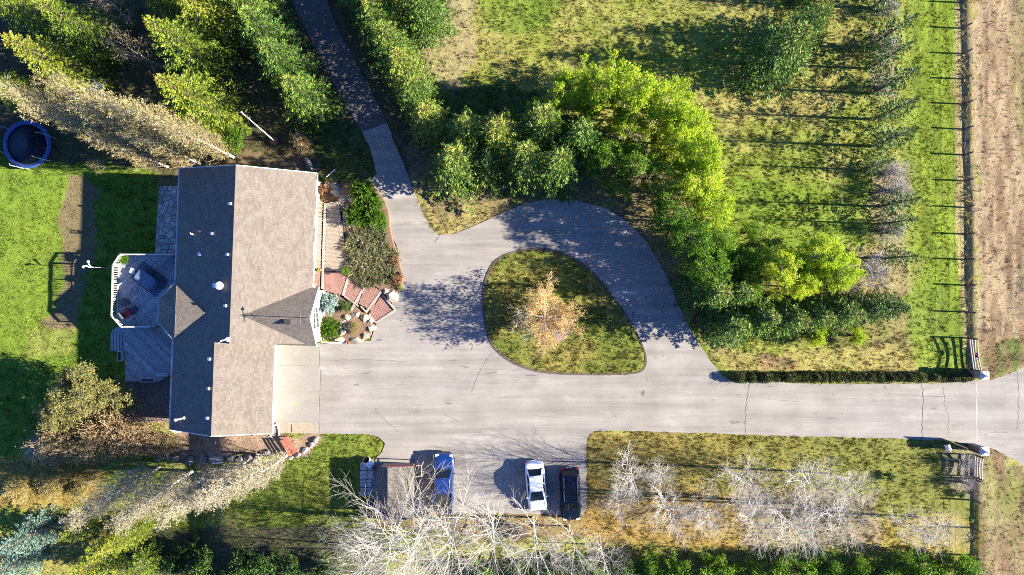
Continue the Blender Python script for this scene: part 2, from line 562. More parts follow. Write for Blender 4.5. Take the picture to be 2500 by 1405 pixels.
def ground_z(x, y):
    """height of the finished ground sheet"""
    i = np.clip(np.searchsorted(xs, x) - 1, 0, ni - 2)
    j = np.clip(np.searchsorted(ys, y) - 1, 0, nj - 2)
    u = (x - xs[i]) / (xs[i + 1] - xs[i]); v = (y - ys[j]) / (ys[j + 1] - ys[j])
    return (GZ2[i, j] * (1 - u) * (1 - v) + GZ2[i + 1, j] * u * (1 - v) + GZ2[i, j + 1] * (1 - u) * v + GZ2[i + 1, j + 1] * u * v)

NOGRASS = [HOUSEFP, [(785, 455), (850, 470), (850, 720), (785, 720)], [(378, 455), (440, 455), (440, 620), (378, 620)],
           [(268, 620), (440, 620), (440, 1035), (305, 1035), (268, 860)], [(660, 838), (785, 838), (785, 1058), (660, 1058)], [(905, 1130), (1040, 1130), (1040, 1280), (905, 1280)]]
def scatter_grass(n, seed, keep, hmin, hmax, w, blades, name, label, spread=.07, lean=.55, tall=None):
    """tufts of blades; each tuft has its own colour and height"""
    rs = np.random.RandomState(seed)
    x = rs.uniform(-50, 50, n); y = rs.uniform(-29, 29, n)
    z = zt(x, y)
    px, py = to_px(x, y, z)
    c, d = cover(x, y, z)
    ok = keep(px, py)
    ok &= ~(inpoly(px, py, DRIVE) & ~inpoly(px, py, ISLAND)) & ~inpoly(px, py, OLDPATH)
    for pl in NOGRASS:
        ok &= ~inpoly(px, py, pl)
    clump = fbm(x, y, .6, 81, 2)
    ok &= rs.rand(n) < np.clip(d, 0, 1.3) * np.clip(.3 + 1.6 * (clump - .25), .2, 1) / 1.3
    x, y, c, clump = x[ok], y[ok], c[ok], clump[ok]
    n = len(x)
    z = ground_z(x, y) - .01
    hh = rs.uniform(hmin, hmax, n) * (.5 + 1.0 * clump)
    qx, qy = to_px(x, y, z)
    hh = np.where((qx > 2190) & (qx < 2330) & (qy < 800), hh * .55, hh)
    hh = np.where(qx < 250, hh * .75, hh)
    if tall is not None:
        hh *= tall(*to_px(x, y, z))
    tc_ = rs.uniform(.6, 1.5, n)[:, None] * c * (1 + np.stack([rs.uniform(-.15, .3, n), rs.uniform(-.05, .14, n), rs.uniform(-.25, .25, n)], -1))
    la0 = rs.uniform(0, 2 * np.pi, n)
    V, C = [], []
    for k in range(blades):
        a = rs.uniform(0, 2 * np.pi, n); r = spread * np.sqrt(rs.uniform(0, 1, n))
        bx, by = x + r * np.cos(a), y + r * np.sin(a)
        t = rs.uniform(0, 2 * np.pi, n)
        ww = w * rs.uniform(.7, 1.4, n)
        la = np.where(rs.rand(n) < .5, a, la0) + rs.normal(size=n) * .4; ll = hh * rs.uniform(.1, lean * 2, n)
        v = np.stack([np.stack([bx - ww * np.cos(t), by - ww * np.sin(t), z], -1), np.stack([bx + ww * np.cos(t), by + ww * np.sin(t), z], -1),
                      np.stack([bx + ll * np.cos(la), by + ll * np.sin(la), z + hh * rs.uniform(.6, 1.1, n)], -1)], 1)
        f = rs.uniform(.8, 1.3, n)[:, None] * tc_
        V.append(v.reshape(-1, 3)); C.append(np.repeat(f, 3, 0))
    V = np.concatenate(V); C = np.concatenate(C)
    T = np.arange(len(V)).reshape(-1, 3)
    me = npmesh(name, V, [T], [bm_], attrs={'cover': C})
    return thing(name, label, 'grass', data=me, kind='stuff')

scatter_grass(185000, 5, lambda px, py: px < 2322 + 0 * py, .09, .24, .024, 6, 'lawn_grass', 'short lawn and pasture grass, green in places and dry in others', .075)
belt = lambda px, py: ((px > 2322) & (py < 925)) | ((px > 2372) & (py > 1090))
scatter_grass(100000, 6, belt, .08, .24, .026, 6, 'dry_grass', 'tall dry straw coloured grass along the fence and in the field', .09, .9,
              lambda px, py: np.where(((np.abs(px - 2360 - (py - 400) * .012) < 10) & (py < 930)) | ((np.abs(px - 2384) < 7) & (py > 1100)), 2.4, .62))
# ------------------------------------------------------------------ hard surfaces
asph, nt, N, L, b = nm('worn_asphalt')
tc = N.new('ShaderNodeTexCoord')
def noise(scale, detail=5, stretch=(1, 1, 1), rough=.6):
    mp = N.new('ShaderNodeMapping'); mp.inputs['Scale'].default_value = stretch
    L.new(tc.outputs['Object'], mp.inputs[0])
    n = N.new('ShaderNodeTexNoise'); n.inputs['Scale'].default_value = scale; n.inputs['Detail'].default_value = detail; n.inputs['Roughness'].default_value = rough
    L.new(mp.outputs[0], n.inputs['Vector'])
    return n.outputs['Fac']
def ramp(fac, a, b_, p0=.3, p1=.7):
    r = N.new('ShaderNodeValToRGB')
    r.color_ramp.elements[0].position, r.color_ramp.elements[1].position = p0, p1
    r.color_ramp.elements[0].color, r.color_ramp.elements[1].color = rgba(a), rgba(b_)
    L.new(fac, r.inputs[0])
    return r.outputs[0]
def mul(a, b_):
    m = N.new('ShaderNodeMix'); m.data_type = 'RGBA'; m.blend_type = 'MULTIPLY'; m.inputs[0].default_value = 1.0
    L.new(a, m.inputs[6]); L.new(b_, m.inputs[7])
    return m.outputs[2]
base = ramp(noise(.35, 8), (.208, .191, .172), (.272, .251, .230))
streak = ramp(noise(.9, 6, (.06, 1.2, 1), .7), (.69, .685, .68), (1.08, 1.07, 1.06), .26, .62)
spots = ramp(noise(.55, 7, (.5, 1.3, 1), .75), (.60, .58, .575), (1, 1, 1), .25, .40)
pale = ramp(noise(.42, 7, (.35, 1, 1), .7), (1, 1, 1), (1.30, 1.30, 1.31), .56, .70)
grain = ramp(noise(22, 4), (.86, .86, .86), (1.12, 1.12, 1.12))
col = mul(mul(mul(mul(base, streak), spots), grain), pale)
L.new(col, b.inputs['Base Color'])
b.inputs['Roughness'].default_value = .9; b.inputs['Specular IOR Level'].default_value = .25
bp = N.new('ShaderNodeBump'); bp.inputs['Strength'].default_value = .25; bp.inputs['Distance'].default_value = .02
L.new(noise(40, 4), bp.inputs['Height']); L.new(bp.outputs[0], b.inputs['Normal'])

M_old = mat('old_path_gravel', (.07, .062, .058), (.12, .105, .095), 3.0, .95, .4, 25)
M_crack = mat('crack_filler', (.05, .045, .045), (.08, .075, .07), 8, .9)
M_joint = mat('dark_joint', (.10, .09, .085), None, 8, .9)

def sheet(name, outer, holes, z, depth, m, label, cat, kind='structure'):
    loops = [[Vector((p[0], p[1], 0)) for p in outer]] + [[Vector((p[0], p[1], 0)) for p in h] for h in holes]
    tris = tessellate_polygon(loops)
    pts = [p for l in loops for p in l]
    mb = MB()
    up = []
    for t in tris:
        a, b_, c = (pts[i] for i in t)
        up.append(t if (b_ - a).cross(c - a).z > 0 else t[::-1])
    mb.add([(p.x, p.y, z) for p in pts], up)
    k = 0
    for l in loops:
        n = len(l)
        mb.add([(p.x, p.y, z) for p in l] + [(p.x, p.y, z - depth) for p in l], [(i, (i + 1) % n, n + (i + 1) % n, n + i) for i in range(n)])
    return thing(name, label, cat, data=mb.mesh(name, m), kind=kind)

def ragged(poly, seed):
    rs = random.Random(seed); out = []
    for a, b_ in zip(poly, poly[1:] + poly[:1]):
        l = math.hypot(b_[0] - a[0], b_[1] - a[1]); n = max(1, int(l / .45))
        for i in range(n):
            t = i / n
            out.append((a[0] + (b_[0] - a[0]) * t + rs.gauss(0, .03), a[1] + (b_[1] - a[1]) * t + rs.gauss(0, .03)))
    return out
drive = sheet('driveway', ragged(flat(DRIVE), 2), [ragged(flat(ISLAND), 3)], .04, .2, asph, 'pale worn asphalt driveway with a turning loop around a grass island', 'driveway')
oldpath = sheet('path', flat(OLDPATH), [], .02, .2, M_old, 'dark older gravelly path running up between the spruce rows', 'path')

def wiggle(pts, amp, seed, n=9):
    rs = random.Random(seed)
    out = []
    for a, b_ in zip(pts[:-1], pts[1:]):
        for i in range(n):
            t = i / n
            out.append((a[0] + (b_[0] - a[0]) * t + rs.uniform(-amp, amp), a[1] + (b_[1] - a[1]) * t + rs.uniform(-amp, amp)))
    return out + [pts[-1]]
def crack(pts, w, z=.044, m=None, name='crack', parent=None, amp=2.0, seed=1):
    p = [Vector(xy(PZ(a, b_, 0)) + (z,)) for a, b_ in wiggle(pts, amp, seed)]
    mb = MB(); vs, fs = [], []
    rs = random.Random(seed)
    for i, v in enumerate(p):
        d = (p[min(i + 1, len(p) - 1)] - p[max(0, i - 1)]).normalized()
        nrm = Vector((-d.y, d.x, 0)) * w * rs.uniform(.5, 1.1) * (.3 if i in (0, len(p) - 1) else 1)
        vs += [v - nrm, v + nrm]
    for i in range(len(p) - 1):
        fs.append((2 * i, 2 * i + 2, 2 * i + 3, 2 * i + 1))
    mb.add(vs, fs)
    put(name, mb.mesh(name, m or M_crack), parent or drive)
for i, (pp, w) in enumerate([
    ([(1830, 932), (1824, 965), (1820, 1000), (1818, 1060)], .03), ([(2250, 938), (2254, 975), (2250, 1010), (2252, 1075)], .035),
    ([(2302, 945), (2306, 990), (2316, 1020), (2314, 1060)], .018), ([(2484, 905), (2486, 960), (2485, 1010), (2483, 1050)], .022),
    ([(1203, 862), (1180, 890), (1168, 915), (1150, 960)], .018), ([(782, 845), (781, 1056)], .02), ([(920, 1005), (945, 1030), (975, 1055)], .016),
    ([(800, 880), (900, 878), (1000, 884)], .013), ([(1380, 690), (1440, 640), (1465, 625)], .035), ([(1600, 700), (1640, 690)], .02),
    ([(2400, 1062), (2435, 1054), (2460, 1058)], .016), ([(950, 555), (1020, 540), (1045, 545)], .014), ([(2140, 960), (2260, 968)], .012),
    ([(1880, 975), (1985, 985)], .012), ([(1080, 1010), (1140, 1040)], .012), ([(1300, 1015), (1390, 1022)], .012)]):
    crack(pp, w, amp=2.2 if w > .015 else 1.2, seed=i + 3)
crack([(2384, 930), (2384, 1085)], .05, .0435, mat('pale_joint', (.36, .34, .32), None), 'joint', amp=.5, seed=40)
crack([(882, 322), (945, 300)], .06, .0445, M_joint, 'joint', amp=1, seed=41)
M_oil = mat('oil_stain', (.10, .09, .085), (.17, .155, .145), 2.5, .8)
for i, (px, py, a, b_) in enumerate([(1793, 1031, 14, 4), (1818, 1032, 5, 4), (2030, 1022, 12, 3), (925, 830, 9, 3), (2290, 968, 30, 1.6), (1005, 748, 2, 2), (1022, 712, 2, 2),
                                     (918, 1001, 2, 5), (1545, 770, 3, 14), (2160, 946, 4, 3), (1095, 985, 10, 2), (870, 940, 8, 2), (1570, 960, 5, 9), (1990, 1010, 5, 2)]):
    rs = random.Random(i)
    c = PZ(px, py, 0)
    pts = []
    for k in range(14):
        t = k / 14 * 2 * math.pi; f = rs.uniform(.6, 1.2) / S
        pts.append((c.x + a * f * math.cos(t), c.y + b_ * f * math.sin(t), .0435 + i * .0001))
    mb = MB(); mb.add(pts, [tuple(range(14))])
    put('stain', mb.mesh('stain', M_oil), drive)
rs = random.Random(33)
spots_ = [(rs.uniform(800, 2450), rs.uniform(860, 1045)) for _ in range(34)] + [(rs.uniform(960, 1180), rs.uniform(580, 860)) for _ in range(16)] + [(rs.uniform(930, 1410), rs.uniform(1080, 1260)) for _ in range(14)]
for i, (px, py) in enumerate(spots_):
    c = PZ(px, py, 0); L_ = rs.uniform(.03, .10) if rs.random() < .7 else rs.uniform(.2, .6); W_ = rs.uniform(.02, .07)
    a_ = rs.uniform(-.2, .2) if py > 860 else rs.uniform(0, 3)
    mb = MB(); mb.add([(c.x + math.cos(a_) * math.cos(k) * L_ * f - math.sin(a_) * math.sin(k) * W_, c.y + math.sin(a_) * math.cos(k) * L_ * f + math.cos(a_) * math.sin(k) * W_, .0455 + i * .00005) for k, f in ((t_ / 9 * 2 * math.pi, rs.uniform(.6, 1.2)) for t_ in range(9))], [tuple(range(9))])
    put('stain', mb.mesh('stain', M_oil), drive)
# low soil edge round the island
M_edge = mat('island_soil_edge', (.075, .06, .045), (.12, .095, .07), 5, 1)
isl = flat(ISLAND)
mb = MB()
n = len(isl)
cx, cy = sum(p[0] for p in isl) / n, sum(p[1] for p in isl) / n
def off(p, d):
    l = math.hypot(p[0] - cx, p[1] - cy); f = (l + d) / l
    return (cx + (p[0] - cx) * f, cy + (p[1] - cy) * f)
rows = [[off(p, .10) + (.03,) for p in isl], [off(p, .06) + (.085,) for p in isl], [off(p, -.12) + (.08,) for p in isl], [off(p, -.2) + (.0,) for p in isl]]
mb.grid(rows, close=True)
thing('island_edging', 'low dark soil edging around the grass island in the drive', 'edging', data=mb.mesh('island_edging', M_edge), kind='structure')
# ------------------------------------------------------------------ the house (local frame: u right, v up the picture, metres)
M_wall = mat('cream_siding', (.60, .56, .50), (.66, .62, .56), 2, .7, .15, 8, stretch=(.2, .2, 7))
M_white = mat('white_trim', (.74, .74, .73), (.80, .80, .79), 4, .5)
M_deckroof = mat('roof_felt', (.05, .05, .05), None)
M_glass = mat('window_glass', (.03, .04, .05), None, rough=.06, spec=.8)
M_gutter = mat('gutter_metal', (.34, .34, .34), (.42, .42, .42), 3, .4)
M_dark = mat('dark_metal', (.03, .03, .032), (.05, .05, .05), 6, .5)
M_galv = mat('pale_vent_metal', (.62, .62, .62), (.75, .75, .75), 6, .4, metal=.0)
M_garage = mat('garage_door_paint', (.70, .69, .66), (.74, .73, .70), 3, .5)

def shinglemat(name, a, b_):
    m, nt, N, L, b = nm(name)
    at = N.new('ShaderNodeAttribute'); at.attribute_name = 'tint'
    tc = N.new('ShaderNodeTexCoord')
    n = N.new('ShaderNodeTexNoise'); n.inputs['Scale'].default_value = 1.1; n.inputs['Detail'].default_value = 6
    L.new(tc.outputs['Object'], n.inputs['Vector'])
    m2 = N.new('ShaderNodeMath'); m2.operation = 'MULTIPLY_ADD'; m2.inputs[1].default_value = .7
    L.new(n.outputs['Fac'], m2.inputs[0]); 
    m3 = N.new('ShaderNodeMath'); m3.operation = 'MULTIPLY'; m3.inputs[1].default_value = .42
    L.new(at.outputs['Fac'], m3.inputs[0]); L.new(m3.outputs[0], m2.inputs[2])
    r = N.new('ShaderNodeValToRGB'); r.color_ramp.elements[0].color, r.color_ramp.elements[1].color = rgba(a), rgba(b_)
    r.color_ramp.elements[0].position, r.color_ramp.elements[1].position = .1, .8
    L.new(m2.outputs[0], r.inputs[0]); L.new(r.outputs[0], b.inputs['Base Color'])
    n2 = N.new('ShaderNodeTexNoise'); n2.inputs['Scale'].default_value = 60
    L.new(tc.outputs['Object'], n2.inputs['Vector'])
    bp = N.new('ShaderNodeBump'); bp.inputs['Strength'].default_value = .3; bp.inputs['Distance'].default_value = .01
    L.new(n2.outputs['Fac'], bp.inputs['Height']); L.new(bp.outputs[0], b.inputs['Normal'])
    b.inputs['Roughness'].default_value = .85; b.inputs['Specular IOR Level'].default_value = .3
    return m
M_shingle = shinglemat('asphalt_shingles', (.090, .073, .060), (.158, .132, .110))

house = thing('house', 'long grey shingled house with a cream front gable beside the drive', 'house', tuple(xy(PZ(628, 737, 0))) + (0,), R(-2.1))
HE, PITCH = 3.3, math.tan(R(24))
UW, VT, VM, VB = 6.05, 11.73, -3.46, -11.54          # half width; main roof top, main roof foot, wing foot
UR = 2.92                                            # right eave of the garage wing
RU = (UR - UW) / 2                                   # its ridge
HR = HE + UW * PITCH
HW = HE + (UR - RU) * PITCH

def gable_prism(mb, u0, u1, ur, ze, zr, v0, v1, zb):
    sec = [(u0, zb), (u1, zb), (u1, ze), (ur, zr), (u0, ze)]
    n = len(sec)
    vs = [(u, v0, z) for u, z in sec] + [(u, v1, z) for u, z in sec]
    mb.add(vs, [tuple(range(n - 1, -1, -1)), tuple(range(n, 2 * n))] + [(i, i + n, (i + 1) % n + n, (i + 1) % n) for i in range(n)])
OV = .5
mb = MB()
wz = HE + OV * PITCH - .16
gable_prism(mb, -UW + OV, UW - OV, 0, wz, HR - .16, VM + .3, VT - .3, -2.2)
gable_prism(mb, -UW + OV - .006, UR - .9, RU, wz, HW - .16, VB + .3, VM + .45, -2.2)
GV, GU, GH, GR = -1.04, 6.62, 2.62, 5.62              # front gable: axis v, face u, half width, ridge height
sec = [(GV - GH + .3, -.2), (GV + GH - .3, -.2), (GV + GH - .3, HE - .0), (GV, GR - .2), (GV - GH + .3, HE - .0)]
vs = [(1.6, v, z) for v, z in sec] + [(GU - .2, v, z) for v, z in sec]
mb.add(vs, [tuple(range(5)), tuple(range(9, 4, -1))] + [(i, (i + 1) % 5, (i + 1) % 5 + 5, i + 5) for i in range(5)])
TU, TV, TP = -6.0, -1.0, 4.85                         # three sided bay: start of its sides, axis, ridge height
mb.prism([(TU + .5, TV + 2.2), (TU - .05, TV + 2.2), (TU - 1.2, TV + .85), (TU - 1.2, TV - .85), (TU - .05, TV - 2.2), (TU + .5, TV - 2.2)], -2.2, HE)
put('wall', mb.mesh('wall', M_wall), house)

# roof boards (one closed body under the shingles)
mb = MB()
def slab(a, b_, c, d, t=.14):
    nrm = (Vector(b_) - Vector(a)).cross(Vector(d) - Vector(a)).normalized()
    if nrm.z < 0: nrm = -nrm
    top = [Vector(p) - nrm * .004 for p in (a, b_, c, d)]
    bot = [Vector(p) - nrm * t for p in (a, b_, c, d)]
    mb.add(top + bot, [(0, 1, 2, 3), (7, 6, 5, 4), (0, 4, 5, 1), (1, 5, 6, 2), (2, 6, 7, 3), (3, 7, 4, 0)])
L0, L1 = (-UW, HE), (UW, HE)
slab((-UW, VM, HE), (0, VM, HR), (0, VT, HR), (-UW, VT, HE))
slab((UW, VM, HE), (0, VM, HR), (0, VT, HR), (UW, VT, HE))
slab((-UW, VB, HE), (RU, VB, HW), (RU, VM, HW), (-UW, VM, HE))
slab((UR, VB, HE), (RU, VB, HW), (RU, VM, HW), (UR, VM, HE))
GUI = (HR - GR) / PITCH + .1
slab((GU, GV + GH, HE), (GU, GV, GR), (GUI, GV, GR), (GUI, GV + GH, HE))
slab((GU, GV - GH, HE), (GU, GV, GR), (GUI, GV, GR), (GUI, GV - GH, HE))
octe = [(TU, TV + 2.55, HE), (TU - 1.5, TV + 1.03, HE), (TU - 1.5, TV - 1.03, HE), (TU, TV - 2.55, HE)]
BE = (TU + .75, TV, TP)                      # hip end of the bay's ridge
BR = -(HR - TP) / PITCH - .05                # where that ridge dies into the main roof
for a, b_ in zip(octe[:-1], octe[1:]):
    slab(a, b_, BE, BE)
BN, BS = (BR, TV + 2.55, HE), (BR, TV - 2.55, HE)
slab(octe[0], BE, (BR, TV, TP), BN)
slab(octe[3], BE, (BR, TV, TP), BS)
roof = put('roof', mb.mesh('roof', M_deckroof), house)

SHV, SHF, SHT = [], [], []
def shingle_face(bl, br, tr, tl, expo=.15, w=.30, seed=1):
    """overlapping tabs on a trapezoid: eave edge bl-br, upper edge tl-tr"""
    rs = np.random.RandomState(seed)
    bl, br, tr, tl = (np.array(p, float) for p in (bl, br, tr, tl))
    nrm = np.cross(br - bl, tl - bl); nrm /= np.linalg.norm(nrm)
    if nrm[2] < 0: nrm = -nrm
    hgt = np.linalg.norm((tl + tr) / 2 - (bl + br) / 2)
    nc = max(1, int(hgt / expo))
    for k in range(nc):
        f0, f1 = k / nc, (k + 1) / nc
        a0, b0 = bl + (tl - bl) * f0, br + (tr - br) * f0
        a1, b1 = bl + (tl - bl) * f1, br + (tr - br) * f1
        ln = np.linalg.norm(b0 - a0)
        nt_ = max(1, int(ln / w))
        cuts = np.clip((np.arange(nt_ + 1) + (rs.rand() if nt_ > 2 else 0) - (0.5 if nt_ > 2 else 0)) / nt_ + rs.uniform(-.12, .12, nt_ + 1) / nt_, 0, 1)
        cuts[0], cuts[-1] = 0, 1
        for i in range(nt_):
            if cuts[i + 1] - cuts[i] < .2 / nt_: continue
            s, e = cuts[i], cuts[i + 1]
            lift = rs.uniform(.0028, .004) + (rs.uniform(.005, .013) if rs.rand() < .08 else 0)
            s2, e2 = s + (e - s) * .02, e - (e - s) * .02
            p = [a0 + (b0 - a0) * s2 + nrm * lift, a0 + (b0 - a0) * e2 + nrm * lift, a1 + (b1 - a1) * e2 + nrm * .003, a1 + (b1 - a1) * s2 + nrm * .003,
                 a0 + (b0 - a0) * s2, a0 + (b0 - a0) * e2]
            q0 = len(SHV)
            SHV.extend(p)
            SHF.append((q0, q0 + 1, q0 + 2, q0 + 3)); SHF.append((q0 + 4, q0 + 5, q0 + 1, q0))
            SHT.extend([rs.rand()] * 6)
shingle_face((-UW - .04, VM, HE), (-UW - .04, VT, HE), (0, VT, HR), (0, VM, HR), seed=1)
shingle_face((UW + .04, VM, HE), (UW + .04, VT, HE), (0, VT, HR), (0, VM, HR), seed=2)
shingle_face((-UW - .04, VB, HE), (-UW - .04, VM, HE), (RU, VM, HW), (RU, VB, HW), seed=3)
shingle_face((UR + .04, VB, HE), (UR + .04, VM, HE), (RU, VM, HW), (RU, VB, HW), seed=4)
shingle_face((GUI, GV + GH, HE), (GU, GV + GH, HE), (GU, GV, GR), (GUI, GV, GR), seed=5)
shingle_face((GUI, GV - GH, HE), (GU, GV - GH, HE), (GU, GV, GR), (GUI, GV, GR), seed=6)
for k in range(3):
    shingle_face(octe[k], octe[k + 1], BE, BE, seed=7 + k)
shingle_face(octe[0], BN, (BR, TV, TP), BE, seed=11)
shingle_face(octe[3], BS, (BR, TV, TP), BE, seed=12)
sh = put('shingles', npmesh('shingles', SHV, [np.array(SHF)], [M_shingle], attrs={'tint': SHT}), roof)
sh['kind'] = 'stuff'
mb = MB()
def caps(a, b_, w=.17):
    a, b_ = Vector(a), Vector(b_)
    n = max(2, int((b_ - a).length / .28)); d = (b_ - a) / n
    for i in range(n):
        p, e = a + d * i, a + d * (i + 1.1)
        s = d.cross(Vector((0, 0, 1))).normalized() * w
        mb.add([p + s - Vector((0, 0, .055)), p + Vector((0, 0, .03)), p - s - Vector((0, 0, .055)), e + s - Vector((0, 0, .06)), e + Vector((0, 0, .015)), e - s - Vector((0, 0, .06))],
               [(0, 3, 4, 1), (1, 4, 5, 2), (0, 1, 2)])
caps((0, VM, HR + .01), (0, VT, HR + .01)); caps((RU, VB, HW + .01), (RU, VM, HW + .01)); caps((GUI, GV, GR + .01), (GU, GV, GR + .01))
for k in range(4):
    caps(octe[k], BE, .11)
caps(BE, (BR, TV, TP + .01), .12)
rc = put('ridge_caps', npmesh('ridge_caps', mb.v, [np.array([f for f in mb.f if len(f) == 4]), np.array([f for f in mb.f if len(f) == 3])], [M_shingle], attrs={'tint': np.random.RandomState(3).rand(len(mb.v)) * .6}), roof)
rc['kind'] = 'stuff'

# gutters, fascia and barge boards
def bar(name, a, b_, w, h, m, parent):
    a, b_ = Vector(a), Vector(b_)
    d = (b_ - a); l = d.length; d.normalize()
    s = d.cross(Vector((0, 0, 1))).normalized(); u = s.cross(d)
    mb = MB()
    vs = []
    for t in (0, l):
        for x, z in ((-w / 2, -h / 2), (w / 2, -h / 2), (w / 2, h / 2), (-w / 2, h / 2)):
            vs.append(a + d * t + s * x + u * z)
    mb.add(vs, [(0, 1, 2, 3), (7, 6, 5, 4), (0, 4, 5, 1), (1, 5, 6, 2), (2, 6, 7, 3), (3, 7, 4, 0)])
    return put(name, mb.mesh(name, m), parent)
GZ_ = HE - .06
bar('gutter', (-UW - .115, TV + 2.75, GZ_), (-UW - .115, VT, GZ_), .12, .11, M_gutter, house)
bar('gutter', (-UW - .115, VB, GZ_), (-UW - .115, TV - 2.75, GZ_), .12, .11, M_gutter, house)
bar('gutter', (UW + .115, GV + GH + .1, GZ_), (UW + .115, VT, GZ_), .08, .11, M_gutter, house)
bar('gutter', (UR + .115, VB, GZ_), (UR + .115, VM, GZ_), .08, .11, M_gutter, house)
for k in range(3):
    a, b_ = Vector(octe[k]), Vector(octe[k + 1])
    o = ((a + b_) / 2 - Vector((TU, TV, HE))).normalized() * .07
    bar('gutter', a + o + Vector((0, 0, -.06)), b_ + o + Vector((0, 0, -.06)), .10, .10, M_gutter, house)
for a, b_ in (((-UW, VT + .03, HE - .09), (0, VT + .03, HR - .09)), ((UW, VT + .03, HE - .09), (0, VT + .03, HR - .09)), ((-UW, VB - .03, HE - .09), (RU, VB - .03, HW - .09)),
              ((UR, VB - .03, HE - .09), (RU, VB - .03, HW - .09)), ((GU + .04, GV - GH, HE - .1), (GU + .04, GV, GR - .1)), ((GU + .04, GV + GH, HE - .1), (GU + .04, GV, GR - .1))):
    bar('barge_board', a, b_, .05, .18, M_white, house)
# window in the front gable, its lattice
wf = GU - .2
mb = MB(); mb.box((.03, 0, 0), (.05, 2.0, 1.9)); mb.box((.06, 0, 0), (.015, 1.84, 1.74), mi=1)
w2 = mb.mesh('window', [M_white, M_glass])
w = put('window', w2, house, (wf, GV - .1, 2.95))
for i in range(-1, 2):
    mb = MB(); mb.box((.072, i * .46, 0), (.012, .022, 1.74)); put('muntin', mb.mesh('muntin', M_white), w)
for i in range(-1, 2):
    mb = MB(); mb.box((.074, 0, i * .44), (.012, 1.84, .022)); put('muntin', mb.mesh('muntin', M_white), w)
def window(loc, rz, wd, ht):
    mb = MB(); mb.box((.03, 0, 0), (.06, wd, ht)); mb.box((.062, 0, 0), (.012, wd - .14, ht - .14), mi=1); mb.box((.066, 0, 0), (.016, .05, ht - .14))
    return put('window', mb.mesh('window', [M_white, M_glass]), house, loc, rz)
for v in (3.2, 6.4, 9.3): window((UW - OV, v, 1.75), 0, 1.6, 1.3)
for v in (3.4, 6.2, 9.4): window((-UW + OV, v, 1.9), math.pi, 1.6, 1.2)
for v in (-7, -9.6): window((-UW + OV - .006, v, 1.9), math.pi, 1.4, 1.2)
mb = MB(); mb.box((.03, 0, 1.05), (.06, .95, 2.1)); d_ = put('front_door', mb.mesh('front_door', mat('door_paint', (.16, .05, .035), (.19, .06, .045), 4, .5)), house, (UW - OV, 2.35, .25))
mb = MB(); mb.lathe((.09, .35, 1.0), [(.03, 0), (.04, .03), (.03, .06)], 8); put('handle', mb.mesh('handle', M_galv), d_)
for v in (-9.4, -6.0):
    mb = MB()
    for k in range(4): mb.box((.03, 0, .28 + k * .55), (.06, 2.75 if k else 2.75, .53))
    put('garage_door', mb.mesh('garage_door', M_garage), house, (UR - .9, v, 0))
# downspouts at the south end
def spout(name, pts, r=.055):
    mb = MB(); mb.tube(pts, r, 6); return put(name, mb.mesh(name, M_white), house)
spout('downspout', [(-UW - .1, VB - .05, HE - .1), (-UW + .35, VB - .35, HE - .45), (-4.9, VB - .12, 2.6), (-4.82, VB - .02, 2.4), (-4.8, VB - .05, -1.4), (-4.9, VB - 1.3, -1.5)], .07)
spout('downspout', [(UR + .1, VB - .02, HE - .12), (UR - .2, VB - .45, HE - .5), (UR - .45, VB + .22, 2.6), (UR - .45, VB + .22, .2), (UR - .4, VB - .9, .1)], .06)

# things standing on the roof
def on_left(px, py):
    """house-frame spot on the shaded slope seen at a photo pixel"""
    h = 4.5
    for _ in range(12):
        w_ = house_inv @ PZ(px, py, h)
        h = HR + w_[0] * PITCH
    return Vector((w_[0], w_[1], h))
house_inv = (Matrix.Translation(house.location) @ Matrix.Rotation(R(-2.1), 4, 'Z')).inverted()
mb = MB(); mb.box((0, 0, .02), (.42, .42, .02)); mb.box((.02, 0, .14), (.30, .34, .22)); mb.box((-.02, 0, .26), (.40, .40, .03))
vent = mb.mesh('roof_vent', M_galv)
for px, py in ((563, 498), (557, 622), (552, 747), (512, 877), (511, 949), (507, 1021), (519, 571), (489, 621)):
    o = put('roof_vent', vent, house, on_left(px, py), (0, -math.atan(PITCH), 0), .62)
mb = MB(); mb.lathe((0, 0, 0), [(.2, -.1), (.2, .25), (.33, .3), (.36, .42), (.30, .55), (.12, .62)], 14); mb.lathe((-.45, 0, -.1), [(.14, -.1), (.14, .3), (.24, .34), (.2, .42)], 12)
put('turbine_vent', mb.mesh('turbine_vent', M_galv), house, on_left(540, 698))
for px, py in ((473, 573), (491, 567)):
    mb = MB(); mb.tube([(0, 0, -.1), (0, 0, .45)], .06, 8); mb.tube([(0, 0, .4), (-.12, .1, .42)], .05, 6); put('vent_pipe', mb.mesh('vent_pipe', M_galv if px == 473 else M_dark), house, on_left(px, py))
mb = MB(); mb.tube([(-.38, -.12, .22), (.38, .1, .25)], .07, 8); mb.lathe((-.38, -.12, -.1), [(.12, 0), (.13, .34), (.09, .4)], 10); mb.lathe((.38, .1, -.1), [(.12, 0), (.13, .38), (.09, .44)], 10)
put('flue', mb.mesh('flue', M_galv), house, on_left(442, 1022))
mb = MB()
mb.tube([(0, 0, -.3), (-.1, 0, 1.6)], .03, 5)
for k, z in enumerate((.9, 1.2, 1.5)): mb.tube([(-.45, -.2 - .05 * k, z), (.4, .25, z)], .015, 4)
mb.lathe((.0, 0, .3), [(.02, 0), (.18, .08), (.2, .1)], 10)
put('antenna', mb.mesh('antenna', M_galv), house, on_left(557, 828) + Vector((.2, 0, .1)))
mb = MB()
mb.tube([(0, 0, -.1), (0, 0, 2.6)], .035, 5); mb.tube([(0, -.5, 2.3), (0, .45, 2.45)], .03, 4); mb.tube([(-.3, .2, 2.0), (.3, -.15, 2.1)], .03, 4)
